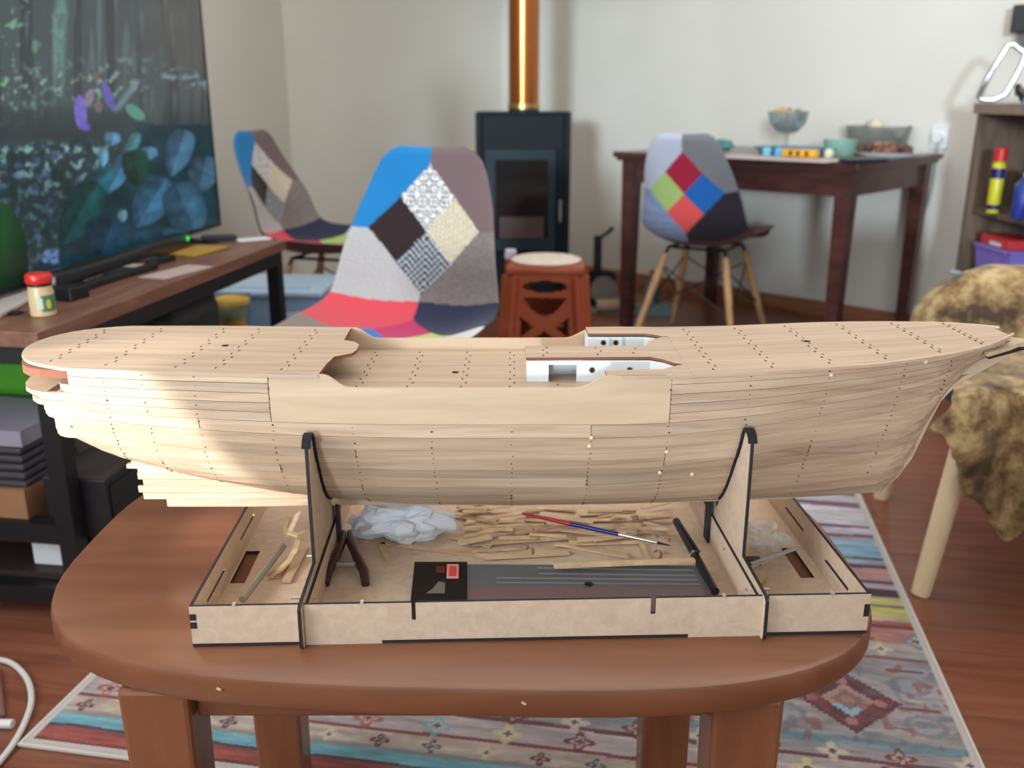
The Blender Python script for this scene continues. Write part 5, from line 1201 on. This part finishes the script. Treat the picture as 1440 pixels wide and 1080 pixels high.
b4 = sx_('box', 'white box behind the bag on the upper shelf', 'box', .24, .93, cz); b4.name = 'carton'; obj('body', B(-.05, .05, -.06, .06, 0, .15, bev=.003), mat('lavender_carton', (176, 180, 206), .5), b4)
# lower shelf: violet bin with red lid
lz = .3353
vb = sx_('violet_bin', 'violet plastic bin on the lower shelf', 'bin', .10, .86, lz); bm = nb(); prism(bm, [(-.07, -.11), (.07, -.11), (.07, .11), (-.07, .11)], 0, .12)
for v in bm.verts:
    if v.co.z < .05: v.co.x *= .85; v.co.y *= .88
obj('bin_body', bm, mat('violet_plastic', (140, 122, 214), .4), vb); obj('rim', B(-.078, .078, -.118, .118, .1202, .13, bev=.003), mat('violet_plastic', (140, 122, 214), .4), vb)
rc = thing('red_case', 'red flat case with white print lying on the violet bin', 'case', (1.785, 3.31, lz+.1308)); obj('body', B(-.06, .06, -.10, .10, 0, .035, bev=.005), mat('coral_red', (206, 62, 66), .4), rc); obj('print', B(-.0612, -.0602, -.05, .03, .006, .018), M_white, rc)
fl = sx_('white_tool', 'white flat handle lying left of the violet bin', 'tool', -.015, .94, lz); bm = nb(); tube(bm, [(-.02, .05, .018), (.03, -.07, .008)], .009, 8); obj('body', bm, mat('pale_blue_tool', (190, 214, 232), .3), fl, smooth=True)
cable('black_cable', 'black cable hanging down in front of the shelves', [(1.685, 2.98, .70), (1.675, 3.0, .55), (1.68, 2.99, .42), (1.675, 3.0, .30), (1.67, 3.02, .12)], .006, M_black_pl)
# black wall-mounted box top right
wm = thing('wall_bracket', 'black and grey device mounted high on the wall at the right edge', 'wall device', wp(2.85, 1.19, .001), DZ); obj('body', B(-.10, .10, -.08, 0, 0.02, .12, bev=.006), mat('charcoal_plastic', (40, 42, 44), .4), wm); obj('lower_part', B(-.07, .05, -.06, 0, -.025, .0198, bev=.004), mat('grey_plastic', (96, 98, 100), .5), wm)

# ------------------------------------------------------------------ chair draped in plush at the right
pc = thing('plush_covered_chair', 'low chair with pale wooden legs under a golden brown plush throw, at the right edge', 'chair', (1.12, 1.86, 0), -.14)
for x, y, dx, dy in ((-.20, -.19, -.055, -.02), (-.20, .22, -.02, .06), (.22, -.19, .05, -.02), (.22, .22, .05, .06)):
    bm = nb(); a, b = Vector((x, y, .385)), Vector((x+dx, y+dy, 0)); tube(bm, [a, a.lerp(b, .5), b], [.023, .0215, .0185], 16); obj('leg', bm, M_leg_white, pc, smooth=True)
obj('seat', B(-.235, .25, -.225, .235, .3855, .43, bev=.02), mat('dark_seat', (40, 44, 56), .6), pc, smooth=True)
bm = nb(); prism(bm, [(-.21, .40), (-.19, .52), (-.12, .585), (0, .60), (.14, .59), (.22, .50), (.23, .40)], .19, .225, 'Y'); obj('backrest', bm, mat('dark_seat', (40, 44, 56), .6), pc, smooth=True)
# plush throw: one piece over the backrest, one over the seat with its corner hanging down in front
def plush_mat():
    m = bpy.data.materials.new('golden_plush'); m.use_nodes = True; nt = m.node_tree; b = nt.nodes['Principled BSDF']; N = nt.nodes.new; L = nt.links.new
    tc = N('ShaderNodeTexCoord'); n = N('ShaderNodeTexNoise'); n.inputs['Scale'].default_value = 14; n.inputs['Detail'].default_value = 7; n.inputs['Roughness'].default_value = .65; n.inputs['Distortion'].default_value = .1
    L(tc.outputs['Object'], n.inputs['Vector']); r = N('ShaderNodeValToRGB'); e = r.color_ramp.elements
    e[0].position = .38; e[0].color = lin((66, 44, 24))+(1,); e[1].position = .66; e[1].color = lin((196, 172, 122))+(1,); k = r.color_ramp.elements.new(.5); k.color = lin((134, 106, 66))+(1,)
    L(n.outputs['Fac'], r.inputs[0]); L(r.outputs[0], b.inputs['Base Color']); b.inputs['Roughness'].default_value = .75; b.inputs['Sheen Weight'].default_value = .35; b.inputs['Sheen Roughness'].default_value = .4
    b.inputs['Sheen Tint'].default_value = (.85, .82, .7, 1)
    n2 = N('ShaderNodeTexNoise'); n2.inputs['Scale'].default_value = 220; bp = N('ShaderNodeBump'); bp.inputs['Strength'].default_value = .6; bp.inputs['Distance'].default_value = .003; L(tc.outputs['Object'], n2.inputs['Vector']); L(n2.outputs['Fac'], bp.inputs['Height']); L(bp.outputs[0], b.inputs['Normal'])
    return m
M_plush = plush_mat()
fz = lambda p, a=.006, s=28: Vector((noise.noise(p*s), noise.noise(p*s+Vector((7, 0, 0))), noise.noise(p*s+Vector((0, 7, 0)))))*a
# the tall domed cushion-like part over the backrest
bm = nb(); g = bmesh.ops.create_icosphere(bm, subdivisions=5, radius=1)
for v in g['verts']:
    p = v.co.copy(); e = lambda t, q: math.copysign(abs(t)**q, t)
    v.co = Vector((e(p.x, .8)*.245+.01, e(p.y, .9)*.105+.175, .435+(e(p.z, .8)*.185 if p.z > 0 else p.z*.04)))
    v.co += fz(v.co)
t1 = thing('plush_throw', 'golden brown plush cover over the backrest of the chair at the right edge', 'throw', (1.12, 1.86, 0), -.14)
obj('plush', bm, M_plush, t1, smooth=True)
# seat part: a skin laid over the seat that hangs over its front left corner and ends in a point
t2 = thing('seat_throw', 'golden brown plush throw over the seat, its pointed corner hanging down in front', 'throw', (1.12, 1.86, 0), 0)
OUT = [(1362, 532), (1346, 552), (1322, 584), (1309, 600), (1312, 612), (1330, 612), (1337, 636), (1344, 668), (1352, 692), (1378, 716), (1407, 756), (1440, 738), (1490, 700), (1560, 690), (1640, 560), (1640, 500), (1500, 480), (1420, 500)]
def inpoly(x, y, P):
    c = False
    for i in range(len(P)):
        (x1, y1), (x2, y2) = P[i], P[(i+1) % len(P)]
        if (y1 > y) != (y2 > y) and x < (x2-x1)*(y-y1)/(y2-y1)+x1: c = not c
    return c
def hang(px_, py_):
    Y = 1.60+.0006*max(0, px_-1400)*0
    # folds over the seat edge at py 560 and lies back over the seat above it
    u = (px_-720)/FPX; v = (540-py_)/FPX; c, s_ = math.cos(PITCH), math.sin(PITCH)
    if py_ < 566:
        z = .452-.004*((566-py_)/40)*0; edge = .452
        t = (z-CH)/(-s_+v*c); Y = min(t*(c+v*s_), 2.0)
    Yf = 1.60+.02*math.sin(px_*.05)+.012*math.sin(py_*.045+px_*.02)
    if py_ >= 566 or Y < Yf: Y = Yf
    t = Y/(c+v*s_); return Vector((u*t, Y, CH+(-s_+v*c)*t))
bm = nb(); G_ = {}; st_ = 4
def gv(i, j):
    if (i, j) not in G_:
        p = hang(1300+i*st_, 470+j*st_)-t2.location; p = p+Vector((0, 0, 0)); G_[(i, j)] = bm.verts.new(p+fz(p, .010, 20))
    return G_[(i, j)]
for i in range(86):
    for j in range(74):
        if inpoly(1300+(i+.5)*st_, 470+(j+.5)*st_, OUT): bm.faces.new((gv(i, j), gv(i, j+1), gv(i+1, j+1), gv(i+1, j)))
for _ in range(3): bmesh.ops.smooth_vert(bm, verts=[v for v in bm.verts if v.is_boundary], factor=.5, use_axis_x=True, use_axis_y=True, use_axis_z=True)
bmesh.ops.recalc_face_normals(bm, faces=bm.faces)
bmesh.ops.solidify(bm, geom=bm.faces[:], thickness=-.014); bmesh.ops.recalc_face_normals(bm, faces=bm.faces)
obj('plush', bm, M_plush, t2, smooth=True)

# ------------------------------------------------------------------ tidy: origins at the base, plain names
bpy.context.view_layer.update()
for o in list(C.objects):
    if o.type == 'MESH' and o.parent is None and o.location.length < 1e-6 and 'kind' not in o:
        vs_ = [v.co for v in o.data.vertices]; lo = [min(v[k] for v in vs_) for k in range(3)]; hi = [max(v[k] for v in vs_) for k in range(3)]
        c = Vector(((lo[0]+hi[0])/2, (lo[1]+hi[1])/2, lo[2])); o.data.transform(Matrix.Translation(-c)); o.location = c
